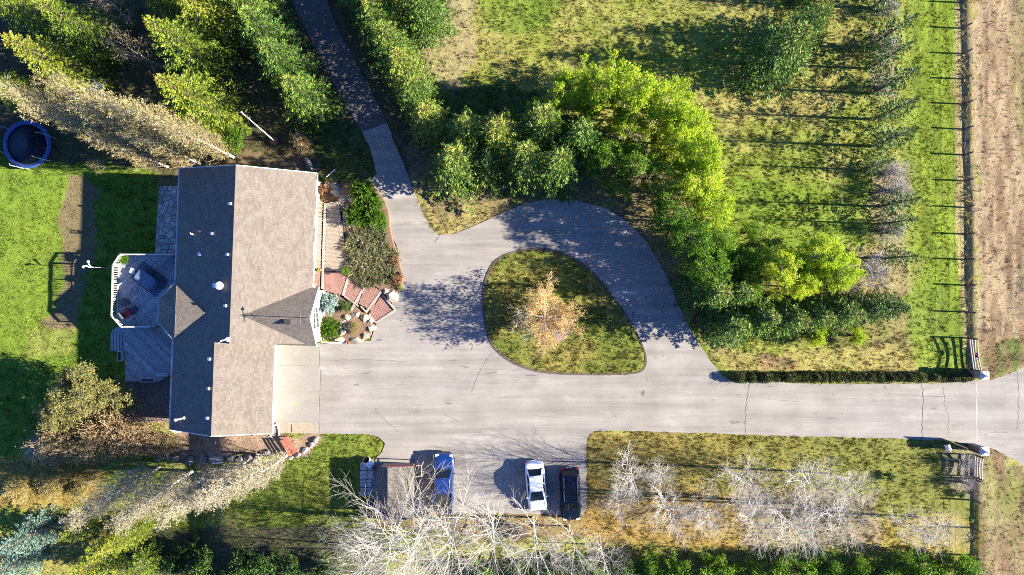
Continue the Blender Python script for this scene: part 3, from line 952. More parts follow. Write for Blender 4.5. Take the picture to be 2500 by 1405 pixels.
mb.add([(0, .45, 2.3), (0, .75, 2.45), (0, .45, 2.6)], [(0, 1, 2)])
put('weather_vane', mb.mesh('weather_vane', M_dark), house, (GU - .05, GV, GR + .03))
h_ = HR - 4.55 * PITCH
mb = MB(); mb.box((0, 0, .0), (.5, .4, .5)); mb.box((0, 0, .27), (.56, .46, .05)); put('chimney', mb.mesh('chimney', M_dark), house, (4.7, GV - .42, 5.3))

# ------------------------------------------------------------------ garage apron, brick strip
M_conc = mat('pale_concrete', (.205, .190, .165), (.24, .222, .198), .8, .9, .15, 30)
apron = thing('garage_apron', 'cream concrete apron of large slabs before the garage doors', 'apron', kind='structure')
ed = [838, 892, 957, 1030]
for a, b_ in zip(ed[:-1], ed[1:]):
    poly = [xy(PZ(x, y, 0)) for x, y in ((672, a + .8), (780, a + .8), (777 if b_ > 1000 else 779, b_ - .8), (672, b_ - .8))]
    mb = MB(); mb.prism(poly, -.1, .062)
    bevel(put('slab', mb.mesh('slab', M_conc), apron), .012)
M_rust = mat('rust_stain', (.30, .20, .08), (.40, .36, .28), 1.5, .9)
for px, py, r in ((722, 985, 6), (686, 1019, 6)):
    c = PZ(px, py, 0); rs = random.Random(px)
    mb = MB(); mb.add([(c.x + math.cos(k) * r / S * rs.uniform(.5, 1.1), c.y + math.sin(k) * r / S * rs.uniform(.5, 1.1), .066) for k in np.linspace(0, 2 * math.pi, 12)[:-1]], [tuple(range(11))])
    put('stain', mb.mesh('stain', M_rust), apron)
M_brick = mat('tan_brick', (.24, .19, .135), (.34, .28, .21), 3, .9, .2, 30)
def pave(poly, bw, bl, ang, gap, z0, z1, rs, running=True):
    """joined little paving bricks inside a polygon"""
    mb = MB()
    c, s = math.cos(ang), math.sin(ang)
    loc = [(p[0] * c + p[1] * s, -p[0] * s + p[1] * c) for p in poly]
    x0, x1 = min(p[0] for p in loc), max(p[0] for p in loc); y0, y1 = min(p[1] for p in loc), max(p[1] for p in loc)
    pa = np.array(poly)
    j, y = 0, y0
    while y < y1:
        x = x0 - (bl / 2 if j % 2 and running else 0)
        while x < x1:
            cx_, cy_ = x + bl / 2, y + bw / 2
            wx_, wy_ = cx_ * c - cy_ * s, cx_ * s + cy_ * c
            if inpoly(np.array([wx_]), np.array([wy_]), poly)[0]:
                zt_ = z1 + rs.uniform(-.008, .008)
                mb.box((wx_, wy_, (z0 + zt_) / 2), (bl - gap, bw - gap, zt_ - z0), ang)
            x += bl
        y += bw; j += 1
    return mb
rs = random.Random(4)
strip = thing('brick_strip', 'tan brick paver strip along the lower end of the garage apron', 'paving', kind='structure')
poly = [xy(PZ(*p, 0)) for p in ((666, 1031), (777, 1031), (776, 1058), (664, 1058))]
o = put('bricks', pave(poly, .2, .3, 0, .02, -.05, .05, rs).mesh('bricks', M_brick), strip); o['kind'] = 'stuff'
mb = MB(); mb.prism([xy(PZ(*p, 0)) for p in ((711, 1036), (713, 1036), (713, 1056), (711, 1056))], 0, .058); put('drain_channel', mb.mesh('drain_channel', M_dark), strip)

# ------------------------------------------------------------------ front walk: cobbles, red brick landings, timber edges
M_cob = mat('tan_cobble', (.27, .215, .165), (.36, .295, .235), 4, .9, .25, 25)
M_red = mat('red_paver', (.27, .135, .105), (.36, .205, .17), 3.5, .9, .25, 25)
M_timber = mat('weathered_timber', (.21, .19, .165), (.32, .295, .26), 5, .9, .3, 20, stretch=(.3, 4, 1))
walk = thing('front_walk', 'cobbled front walk stepping down in red brick landings to the drive', 'walkway', kind='structure')
def walkpart(name, poly, z, bw, bl, ang, m, base_m):
    p = [xy(PZ(a, b_, z)) for a, b_ in poly]
    mb = MB(); mb.prism(p, -.1, z - .03); put('bedding', mb.mesh('bedding', base_m), walk)
    o = put(name, pave(p, bw, bl, ang, .026, z - .06, z, rs).mesh(name, m), walk); o['kind'] = 'stuff'
M_sand = mat('joint_sand', (.13, .105, .085), (.18, .15, .12), 12, 1)
ZW = .55
walkpart('cobbles', [(797, 497), (826, 492), (832, 540), (842, 600), (848, 662), (792, 662)], ZW, .12, .15, R(3), M_cob, M_sand)
walkpart('cobbles', [(766, 488), (787, 493), (782, 655), (762, 655)], ZW + .12, .12, .15, R(3), M_cob, M_sand)
walkpart('bricks', [(792, 664), (848, 664), (834, 722), (788, 708)], ZW - .004, .10, .2, R(88), M_red, M_sand)
walkpart('bricks', [(763, 657), (782, 657), (780, 700), (760, 700)], ZW + .116, .10, .2, R(88), M_red, M_sand)
walkpart('bricks', [(850, 675), (890, 695), (872, 744), (838, 722)], ZW - .16, .10, .2, R(60), M_red, M_sand)
walkpart('bricks', [(893, 697), (932, 710), (906, 757), (875, 742)], ZW - .31, .10, .2, R(60), M_red, M_sand)
walkpart('bricks', [(935, 716), (958, 762), (918, 786), (898, 770)], ZW - .46, .10, .2, R(60), M_red, M_sand)
def timber(a, b_, z, w=.2, h=.22, m=None):
    pa, pb = PZ(*a, z), PZ(*b_, z)
    bar_ = bar('timber', pa - Vector((0, 0, h / 2)), pb - Vector((0, 0, h / 2)), w, h, m or M_timber, walk)
    return bevel(bar_, .02)
timber((793, 497), (786, 706), ZW + .14, .2)
timber((852, 668), (836, 722), ZW + .03)
timber((892, 694), (856, 759), ZW - .13); timber((936, 704), (893, 763), ZW - .28)
timber((965, 757), (917, 789), ZW - .40); timber((935, 722), (962, 755), ZW - .34, .16); timber((840, 724), (874, 748), ZW - .1, .12); timber((880, 748), (893, 762), ZW - .25, .12)
timber((900, 768), (917, 788), ZW - .38, .12)
timber((783, 836), (846, 839), .2, .12, .2, M_white)
M_soil = mat('bed_soil', (.12, .075, .05), (.19, .125, .085), 8, 1, .6, 20)
bed = smooth_poly([(826, 450), (905, 440), (950, 500), (955, 570), (978, 640), (988, 700), (955, 725), (930, 708), (852, 665), (842, 600), (832, 530)], 1)
mb = MB(); mb.prism(flat(bed), -.1, .3); bevel(thing('planting_bed', 'raised reddish planting bed between the front walk and the drive', 'planting bed', data=mb.mesh('planting_bed', M_soil), kind='structure'), .1, 3)
bed = smooth_poly([(782, 705), (836, 722), (872, 750), (895, 775), (912, 790), (905, 830), (782, 836)], 1)
mb = MB(); mb.prism(flat(bed), -.1, .28); bevel(thing('planting_bed', 'rock edged bed under the front gable window', 'planting bed', data=mb.mesh('planting_bed', M_soil), kind='structure'), .1, 3)

# ------------------------------------------------------------------ flagstone patio and herringbone patio behind the house
M_flag = mat('flagstone', (.28, .265, .25), (.50, .45, .40), 1.3, .85, .4, 14, rnd=.35)
pat = thing('flagstone_patio', 'irregular flagstone patio against the shaded back wall', 'patio', kind='structure')
zg = -1.8
poly = [xy(P(*p)) for p in ((389, 455), (446, 455), (440, 620), (379, 620))]
mb = MB(); mb.prism(poly, zg - .2, zg + .03); put('gravel_bed', mb.mesh('gravel_bed', M_sand), pat)
rs = random.Random(8)
x0, x1 = min(p[0] for p in poly), max(p[0] for p in poly); y0, y1 = min(p[1] for p in poly), max(p[1] for p in poly)
seeds = []
while len(seeds) < 62:
    c = (rs.uniform(x0, x1), rs.uniform(y0, y1))
    if all((c[0] - s[0]) ** 2 + (c[1] - s[1]) ** 2 > .3 ** 2 for s in seeds): seeds.append(c)
for c in voronoi(poly, seeds, .025):
    mb = MB(); z = zg + .06 + rs.uniform(-.015, .02)
    mb.prism(c, zg, z); bevel(put('stone', mb.mesh('stone', M_flag), pat), .015, 1)
M_herr = mat('brown_paver', (.14, .115, .10), (.21, .175, .15), 4, .9, .3, 20)
hp = thing('brick_patio', 'brown brick patio below the lower deck in shade', 'patio', kind='structure')
poly = [xy(P(*p)) for p in ((305, 925), (432, 925), (428, 1032), (295, 1032))]
mb = MB(); mb.prism(poly, zg - .2, zg + .02); put('bedding', mb.mesh('bedding', M_sand), hp)
o = put('bricks', pave(poly, .11, .22, R(45), .02, zg, zg + .055, rs).mesh('bricks', M_herr), hp); o['kind'] = 'stuff'

# ------------------------------------------------------------------ decks
M_board = mat('weathered_deck_board', (.235, .245, .255), (.355, .37, .385), 3, .85, .3, 12, rnd=.22, stretch=(1, 1, 1))
M_post = mat('white_rail_paint', (.46, .44, .40), (.56, .54, .50), 4, .6)
ZD = .75
deck = thing('upper_deck', 'weathered upper deck with a white railing behind the house', 'deck')
outer = [(432, 623), (308, 623), (291, 649), (288, 771), (311, 797), (432, 797)]
dp = [xy(PZ(*p, ZD)) for p in outer]
for q in strips(dp, R(40), .15, .022):
    mb = MB(); mb.prism(q, ZD - .04, ZD); put('board', mb.mesh('board', M_board), deck)
mb = MB()
ins = [(p[0] + (.12 if p[0] < dp[0][0] - 1 else 0), p[1]) for p in dp]
mb.prism(dp, ZD - .30, ZD - .045); put('joist_frame', mb.mesh('joist_frame', mat('deck_frame', (.20, .18, .16), None)), deck)
for p in dp[1:5]:
    mb = MB(); mb.box((p[0] + .1, p[1] * .985, (ZD - .3 + zg) / 2), (.14, .14, ZD - .3 - zg + .1)); put('support_post', mb.mesh('support_post', M_board), deck)
pts = [Vector((p[0], p[1], 0)) for p in dp]
segs = list(zip(pts[:-1], pts[1:]))
for i, (a, b_) in enumerate(segs):
    if i == 4: b_ = a + (b_ - a) * .55
    d = b_ - a; l = d.length; d.normalize(); ang = math.atan2(d.y, d.x); m_ = (a + b_) / 2
    mb = MB(); mb.box((0, 0, ZD + 1.03), (l + .1, .11, .045)); rail = put('rail', mb.mesh('rail', M_post), deck, (m_.x, m_.y, 0), ang)
    mb = MB(); mb.box((0, 0, ZD + .1), (l, .07, .07)); put('bottom_rail', mb.mesh('bottom_rail', M_post), rail)
    mb = MB(); mb.box((0, 0, ZD + .93), (l, .05, .09)); put('top_rail', mb.mesh('top_rail', M_post), rail)
    n = max(1, int(l / .16))
    mb = MB(); mb.box((0, 0, ZD + .51), (.034, .034, .76)); bal = mb.mesh('baluster', M_post)
    for k in range(n):
        put('baluster', bal, rail, (-l / 2 + (k + .5) * l / n, 0, 0))
    mb = MB(); mb.box((0, 0, ZD + .5), (.11, .11, 1.04)); pm = mb.mesh('rail_post', M_post)
    npost = max(1, round(l / 1.45))
    for k in range(npost + 1):
        put('rail_post', pm, rail, (-l / 2 + k * l / npost, 0, 0))
ZL = -.55
low = thing('lower_deck', 'weathered lower deck with diagonal boards and corner steps', 'deck')
lp = [xy(PZ(*p, ZL)) for p in ((303, 800), (436, 800), (432, 908), (385, 932), (306, 932))]
for q in strips(lp, R(-45), .15, .022):
    mb = MB(); mb.prism(q, ZL - .04, ZL); put('board', mb.mesh('board', M_board), low)
mb = MB(); mb.prism(lp, ZL - .26, ZL - .045); put('joist_frame', mb.mesh('joist_frame', MATS['deck_frame']), low)
for k in range(5):       # steps wrapping the corner down to the lawn
    z = ZL - .02 - k * .2 - .15
    w0 = 303 - k * 7.5
    for a, b_ in (((w0, 812), (w0, 858)), ((w0 + 26 - k * 1.5, 799), (w0 + 1, 810))):
        pa, pb = PZ(*a, z), PZ(*b_, z)
        o = bar('step', pa - Vector((0, 0, .04)), pb - Vector((0, 0, .04)), .23, .08, M_board, low)
    pa, pb = PZ(w0, 812, z), PZ(w0, 858, z)
    bar('riser', pa - Vector((.12, 0, .15)), pb - Vector((.12, 0, .15)), .03, .14, M_board, low)
def planter(px, py, a, b_, z, label):
    t = thing('planter_box', label, 'planter', PZ(px, py, z + .45) - Vector((0, 0, .45)))
    mb = MB()
    for sx, sy, dx, dy in ((-1, 0, .06, b_), (1, 0, .06, b_), (0, -1, a - .12, .06), (0, 1, a - .12, .06)):
        mb.box((sx * (a / 2 - .03), sy * (b_ / 2 - .03), .225), (dx, dy, .45))
    put('box', mb.mesh('box', M_board), t)
    mb = MB(); mb.box((0, 0, .19), (a - .13, b_ - .13, .36)); put('soil', mb.mesh('soil', M_dark), t)
planter(291, 870, .42, .95, ZL, 'narrow empty planter box at the left edge of the lower deck')
planter(360, 929, 1.25, .40, ZL + .0, 'long empty planter box at the bottom edge of the lower deck')
mb = MB(); mb.box((0, 0, .2), (1.05, .4, .06)); mb.box((-.45, 0, .09), (.08, .36, .16)); mb.box((.45, 0, .09), (.08, .36, .16))
thing('deck_bench', 'low grey bench beside the house wall on the lower deck', 'bench', PZ(398, 914, ZL), data=mb.mesh('deck_bench', M_board))

# furniture on the upper deck
M_cover = mat('blue_grey_vinyl', (.10, .14, .20), (.15, .19, .26), 2, .6, .4, 3)
M_rug = mat('outdoor_rug', (.055, .07, .12), None, rough=.9)
RA = R(-37)
c = PZ(365, 682, ZD)
rug = thing('outdoor_rug', 'navy outdoor rug with pale dashes under the covered table', 'rug', tuple(xy(c)) + (ZD + .003,), RA)
mb = MB(); mb.box((0, 0, .006), (3.0, 1.95, .012)); put('field', mb.mesh('field', M_rug), rug)
M_dash = mat('rug_dash', (.22, .26, .34), None, rough=.9)
mb = MB()
for i in range(14):
    for j in range(9):
        mb.box((-1.36 + i * .21, -.85 + j * .21, .013), (.12, .06, .004))
o = put('woven_dashes', mb.mesh('woven_dashes', M_dash), rug); o['kind'] = 'stuff'
tb = thing('patio_table', 'rectangular patio table under a blue grey vinyl cover', 'table', tuple(xy(PZ(353, 682, ZD + .75))) + (ZD + .02,), RA)
rows = []
for z, f in ((.05, 1.04), (.4, 1.02), (.68, 1.0), (.745, .97), (.76, .9), (.765, .5), (.76, .02)):
    ring = []
    for k in range(40):
        t = 2 * math.pi * k / 40
        cx_, sy_ = math.cos(t), math.sin(t)
        r = 1 / (abs(cx_) ** 8 + abs(sy_) ** 8) ** (1 / 8)
        ring.append((.95 * f * r * cx_, .55 * f * r * sy_, z + (.01 * math.sin(5 * t) if z > .74 else 0)))
    rows.append(ring)
mb = MB(); mb.grid(rows, close=True); put('vinyl_cover', mb.mesh('vinyl_cover', M_cover, True), tb)
mb = MB()
for sx in (-.8, .8):
    for sy in (-.4, .4): mb.box((sx, sy, .04), (.06, .06, .08))
put('feet', mb.mesh('feet', M_dark), tb)
M_chair = mat('dark_wicker', (.045, .05, .06), (.08, .085, .10), 40, .7)
def chair(px, py, rz, label, group, seatm=None, cat='chair', s=1.0, name='patio_chair'):
    t = thing(name, label, cat, tuple(xy(PZ(px, py, ZD + .5))) + (ZD + .02,), rz, group, s)
    mb = MB(); mb.box((0, 0, .42), (.5, .48, .07)); bevel(put('seat', mb.mesh('seat', seatm or M_chair), t), .03)
    mb = MB(); mb.box((-.26, 0, .68), (.06, .5, .5), M=None); bevel(put('backrest', mb.mesh('backrest', M_chair), t), .03)
    for sy in (-.26, .26):
        mb = MB(); mb.box((-.02, sy, .62), (.5, .05, .04)); mb.box((.21, sy, .41), (.04, .05, .4)); put('armrest', mb.mesh('armrest', M_chair), t)
    mb = MB(); mb.box((0, 0, .2), (.04, .04, .4)); lm = mb.mesh('leg', M_chair)
    for sx in (-.22, .22):
        for sy in (-.2, .2): put('leg', lm, t, (sx, sy, 0))
    return t
chair(385, 676, RA - R(90), 'dark patio chair on the right side of the covered table near its middle', 'chairs round the covered deck table')
chair(395, 697, RA + R(180), 'dark patio chair at the lower end of the covered table', 'chairs round the covered deck table')
chair(368, 664, RA - R(90), 'dark patio chair at the upper right of the covered table', 'chairs round the covered deck table')
M_redc = mat('red_cushion', (.36, .03, .03), (.44, .045, .04), 6, .8)
chair(311, 766, R(35), 'dark wicker armchair with a red cushion in the lower deck corner', None, M_redc, 'armchair', 1.35, 'armchair')
mb = MB(); mb.box((0, 0, .36), (.62, .56, .08)); ot = thing('footstool', 'dark wicker footstool in front of the red cushioned armchair', 'footstool', tuple(xy(PZ(325, 757, ZD + .35))) + (ZD,), R(35))
put('cushion', mb.mesh('cushion', M_chair), ot)
mb = MB(); mb.box((0, 0, .17), (.54, .48, .30)); put('base', mb.mesh('base', M_chair), ot)
t = thing('round_table', 'round dark patio table by the deck railing', 'table', PZ(303, 739, ZD + .6) - Vector((0, 0, .58)))
mb = MB(); mb.lathe((0, 0, .56), [(.42, 0), (.43, .02), (.42, .04)], 24); put('tabletop', mb.mesh('tabletop', M_chair), t)
mb = MB(); mb.lathe((0, 0, .02), [(.24, 0), (.05, .06), (.05, .54)], 12); put('pedestal', mb.mesh('pedestal', M_chair), t)
t = thing('side_table', 'small grey side table below the red cushioned armchair', 'table', PZ(321, 787, ZD + .4) - Vector((0, 0, .4)), .3)
mb = MB(); mb.box((0, 0, .42), (.5, .45, .04)); put('tabletop', mb.mesh('tabletop', M_cover), t)
mb = MB(); mb.box((0, 0, .2), (.04, .04, .4)); lm = mb.mesh('leg', M_chair)
for sx in (-.2, .2):
    for sy in (-.18, .18): put('leg', lm, t, (sx, sy, 0))
t = thing('stool', 'small white topped stool above the covered table', 'stool', PZ(323, 662, ZD + .45) - Vector((0, 0, .45)), R(-20))
mb = MB(); mb.box((0, 0, .45), (.42, .48, .05)); put('seat', mb.mesh('seat', M_white), t)
mb = MB(); mb.box((0, 0, .215), (.04, .04, .42)); lm = mb.mesh('leg', M_white)
for sx in (-.16, .16):
    for sy in (-.18, .18): put('leg', lm, t, (sx, sy, 0))
t = thing('storage_bench', 'dark storage bench against the house wall at the top of the upper deck', 'bench', PZ(422, 636, ZD + .4) - Vector((0, 0, .4)))
mb = MB(); mb.box((0, 0, .23), (.7, .45, .44)); put('box', mb.mesh('box', M_chair), t)
mb = MB(); mb.box((0, 0, .475), (.74, .5, .05)); put('lid', mb.mesh('lid', M_cover), t)
t = thing('deck_plant', 'potted plant in the upper left corner of the upper deck', 'potted plant', PZ(308, 633, ZD))
mb = MB(); mb.lathe((0, 0, .01), [(.13, 0), (.19, .3), (.2, .34), (.17, .34)], 14); put('pot', mb.mesh('pot', M_dark), t)
DECKPLANT = t
# pole ornament beside the deck
t = thing('garden_spinner', 'white spiral garden ornament on a thin pole left of the deck', 'ornament', P(268, 655))
mb = MB(); mb.tube([(0, 0, 0), (0, 0, 3.2)], .03, 6); put('pole', mb.mesh('pole', M_white), t)
mb = MB(); mb.tube([(0, 0, 3.2), (-.25, .12, 3.3), (-.45, .1, 3.25), (-.55, .0, 3.2)], .06, 6); mb.lathe((-.52, .02, 3.18), [(.05, 0), (.13, .06), (.1, .14), (.02, .18)], 10); put('arm', mb.mesh('arm', M_white), t)
mb = MB(); mb.tube([(0, 0, 2.9), (-.18, .3, 3.0), (-.2, .5, 3.05)], .05, 6); mb.lathe((-.2, .5, 2.98), [(.05, 0), (.13, .06), (.1, .14), (.02, .18)], 10); put('arm', mb.mesh('arm', M_white), t)
# ------------------------------------------------------------------ plants: generators
def rotz_arr(v, a):
    c, s = np.cos(a), np.sin(a)
    return np.stack([v[:, 0] * c - v[:, 1] * s, v[:, 0] * s + v[:, 1] * c, v[:, 2]], 1)

def leaf_quads(cen, dirv, ln, wd, rs):
    """rhombic leaves / sprays: centres, pointing directions, lengths, widths"""
    n = len(cen)
    dirv = dirv / (np.linalg.norm(dirv, axis=1, keepdims=True) + 1e-9)
    r = rs.normal(size=(n, 3))
    r[:, 2] *= .6
    side = np.cross(dirv, r)
    side /= (np.linalg.norm(side, axis=1, keepdims=True) + 1e-9)
    a = dirv * (np.asarray(ln)[:, None] / 2)
    b_ = side * (np.asarray(wd)[:, None] / 2)
    v = np.stack([cen - a, cen + b_ * 1.0 - a * .1, cen + a, cen - b_ - a * .1], 1).reshape(-1, 3)
    return v, np.arange(4 * n).reshape(-1, 4)

def chain_tubes(chains, bark_tint=False):
    """chains: list of (pts (k,3), radii (k), sides)"""
    V, F, o = [], [], 0
    for pts, rad, n in chains:
        pts = np.asarray(pts); k = len(pts)
        d = np.gradient(pts, axis=0)
        d /= (np.linalg.norm(d, axis=1, keepdims=True) + 1e-9)
        ref = np.where(np.abs(d[:, 2:3]) < .9, np.array([[0, 0, 1.0]]), np.array([[1.0, 0, 0]]))
        a = np.cross(d, ref); a /= (np.linalg.norm(a, axis=1, keepdims=True) + 1e-9)
        b_ = np.cross(d, a)
        t = 2 * np.pi * np.arange(n) / n
        ring = pts[:, None] + (a[:, None] * np.cos(t)[None, :, None] + b_[:, None] * np.sin(t)[None, :, None]) * np.asarray(rad)[:, None, None]
        V.append(ring.reshape(-1, 3))
        i = np.arange(k - 1)[:, None] * n; j = np.arange(n)[None]
        j2 = (j + 1) % n
        F.append(np.stack([i + j, i + n + j, i + n + j2, i + j2], -1).reshape(-1, 4) + o)
        o += k * n
    return np.concatenate(V), np.concatenate(F)

def grow(rs, spec, H, r0, lean=0.0):
    """branching skeleton. spec per level: dict(n, len, ang, up, wob, seg, start, sides)"""
    chains, ends = [], []
    def branch(p, d, L, r, lv):
        s = spec[lv]
        pts, rad = [p], [r]
        k = s['seg']
        for i in range(k):
            d = d + rs.normal(size=3) * s['wob'] + np.array([0, 0, s['up']])
            d = d / np.linalg.norm(d)
            p = p + d * L / k
            pts.append(p)
            rad.append(max(r * (1 - (i + 1) / k * s.get('taper', .8)), .004))
        chains.append((np.array(pts), np.array(rad), s['sides'], lv))
        if lv + 1 < len(spec):
            c = spec[lv + 1]
            m = max(1, int(round(c['n'] * rs.uniform(.8, 1.2) * (1 if lv == 0 else min(1.3, L / s['len'] / H + .25)))))
            az0 = rs.uniform(0, 2 * np.pi)
            for q in range(m):
                t = s['start'] + (1 - s['start']) * (q + rs.uniform(.1, .9)) / m
                x = t * k; i = min(int(x), k - 1); f = x - i
                pp = pts[i] * (1 - f) + pts[i + 1] * f
                rr = (rad[i] * (1 - f) + rad[i + 1] * f)
                dd = pts[i + 1] - pts[i]; dd = dd / np.linalg.norm(dd)
                ref = np.array([0, 0, 1.0]) if abs(dd[2]) < .9 else np.array([1.0, 0, 0])
                a = np.cross(dd, ref); a /= np.linalg.norm(a); b_ = np.cross(dd, a)
                az = az0 + q * 2.4 + rs.uniform(-.5, .5)
                an = c['ang'] * rs.uniform(.75, 1.25)
                nd = dd * math.cos(an) + (a * math.cos(az) + b_ * math.sin(az)) * math.sin(an)
                prof = c['prof'](t) if 'prof' in c else 1 - .45 * t
                nl = c['len'] * H * rs.uniform(.75, 1.2) * prof
                branch(pp, nd, nl, min(rr * .75, max(c.get('r', .5) * r, c.get('rmin', .006))), lv + 1)
        else:
            ends.append(np.array(pts))
    branch(np.zeros(3), np.array([rs.normal() * lean, rs.normal() * lean, 1.0]), H, r0, 0)
    return chains, ends

def wood_mesh(name, chains, m):
    v, f = chain_tubes(chains)
    return npmesh(name, v, [f], [m], smooth=True)

def crown_mesh(name, chains, leaves, tint, m_wood, m_leaf):
    """branches + leaves as one crown mesh"""
    wv, wf = chain_tubes(chains) if chains else (np.zeros((0, 3)), np.zeros((0, 4), int))
    lv, lf = leaves
    V = np.concatenate([wv, lv]); F = np.concatenate([wf, lf + len(wv)])
    t = np.concatenate([np.zeros(len(wv)), np.repeat(tint, 4)])
    mi = np.concatenate([np.zeros(len(wf), int), np.ones(len(lf), int)])
    return npmesh(name, V, [F], [m_wood, m_leaf], mi, {'tint': t})

def conifer(seed, Ht, Rd, m_wood, m_leaf, nwh=20, nb=8, dens=24, ls=.22, shape=.85, droop=.25, z0=.04, gap=0.0, tipcol=.55):
    rs = np.random.RandomState(seed)
    tr = [(np.array([[0, 0, -.1], [0.02, 0, Ht * .5], [0, 0.02, Ht]]), np.array([Ht * .016 + .04, Ht * .01 + .02, .01]), 7)]
    br, C, D, Ln, T = [], [], [], [], []
    for w in range(nwh):
        f = (w + rs.uniform(-.3, .3)) / nwh
        f = min(max(f, 0), .985)
        z = Ht * (z0 + (1 - z0) * f)
        Lw = Rd * (1 - f) ** shape + .10
        n = max(4, int(nb * (1 - .35 * f)))
        az0 = rs.uniform(0, 6.28)
        for k in range(n):
            if rs.rand() < gap: continue
            az = az0 + 6.283 * k / n + rs.uniform(-.25, .25)
            L = Lw * rs.uniform(.72, 1.18)
            sl = -.25 + .75 * f + rs.uniform(-.12, .12)
            o = np.array([0, 0, z])
            d = np.array([math.cos(az), math.sin(az), sl])
            lat = np.array([-math.sin(az), math.cos(az), 0])
            def at(t): return o + d * L * t[:, None] + np.array([0, 0, 1.0]) * (-droop * L * t ** 2 + .6 * droop * L * t ** 3.5)[:, None]
            br.append((at(np.array([0, .5, .95])), np.array([.012 + .008 * L, .010, .004]), 3))
            m = max(6, int(L * dens))
            t = rs.uniform(.04, 1, m) ** .75
            u = rs.uniform(-1, 1, m)
            wdt = (.30 * L * (1 - t) * (.35 + t) * 1.5 + .07)
            c = at(t) + lat * (u * wdt)[:, None] - d * (np.abs(u) * wdt * .35)[:, None] * -1 * .4
            c[:, 2] += rs.normal(size=m) * .035 - np.abs(u) * wdt * .25
            dv = d * .8 + lat * (np.sign(u) * rs.uniform(.3, 1.0, m))[:, None] + np.stack([np.zeros(m), np.zeros(m), rs.uniform(-.35, .25, m)], 1)
            C.append(c); D.append(dv); Ln.append(ls * rs.uniform(.7, 1.35, m))
            T.append(np.clip(rs.uniform(0, .6, m) + .25 * t + tipcol * f ** 4, 0, 1))
    C, D, Ln, T = map(np.concatenate, (C, D, Ln, T))
    m = 40                                    # leader tuft
    C = np.concatenate([C, np.stack([rs.normal(size=m) * .06, rs.normal(size=m) * .06, Ht * rs.uniform(.93, 1.02, m)], 1)])
    D = np.concatenate([D, np.stack([rs.normal(size=m), rs.normal(size=m), rs.uniform(.5, 2, m)], 1)])
    Ln = np.concatenate([Ln, ls * rs.uniform(.7, 1.1, m)]); T = np.concatenate([T, np.clip(rs.uniform(.3, .9, m) + tipcol * .3, 0, 1)])
    lq = leaf_quads(C, D, Ln, Ln * .42, rs)
    return wood_mesh('trunk', tr, m_wood), crown_mesh('crown', br, lq, T, m_wood, m_leaf)

def broadleaf(seed, Ht, Rd, m_wood, m_leaf, nl=7000, ls=.15, n1=9, n2=7, n3=4, up=.06, ang=.95, low=.22, bare=0.0):
    rs = np.random.RandomState(seed)
    spec = [dict(n=1, len=1, ang=0, up=.02, wob=.05, seg=7, start=low, sides=7, taper=.85),
            dict(n=n1, len=Rd / Ht * .95, ang=ang, up=up, wob=.12, seg=5, start=.3, sides=4, r=.5, prof=lambda t: 1.15 - .75 * t),
            dict(n=n2, len=Rd / Ht * .42, ang=.8, up=.04, wob=.14, seg=3, start=.25, sides=3, r=.5),
            dict(n=n3, len=Rd / Ht * .2, ang=.7, up=.03, wob=.18, seg=2, start=.3, sides=3, r=.5, rmin=.007)]
    ch, ends = grow(rs, spec, Ht * .92, .03 + Ht * .013)
    E = np.array([e[-1] for e in ends]); Mid = np.array([e[len(e) // 2] for e in ends])
    k = rs.randint(0, len(E), nl)
    f = rs.uniform(0, 1, nl)[:, None]
    C = E[k] * f + Mid[k] * (1 - f) + rs.normal(size=(nl, 3)) * Rd * .042
    D = rs.normal(size=(nl, 3)); D[:, 2] = D[:, 2] * .6 - .1
    clump = rs.rand(len(E))
    T = np.clip(.45 * clump[k] + rs.uniform(0, .55, nl), 0, 1)
    Ln = ls * rs.uniform(.7, 1.35, nl)
    tr = [c[:3] for c in ch if c[3] == 0]; br = [c[:3] for c in ch if c[3] > 0]
    return wood_mesh('trunk', tr, m_wood), crown_mesh('crown', br, leaf_quads(C, D, Ln, Ln * .62, rs), T, m_wood, m_leaf)

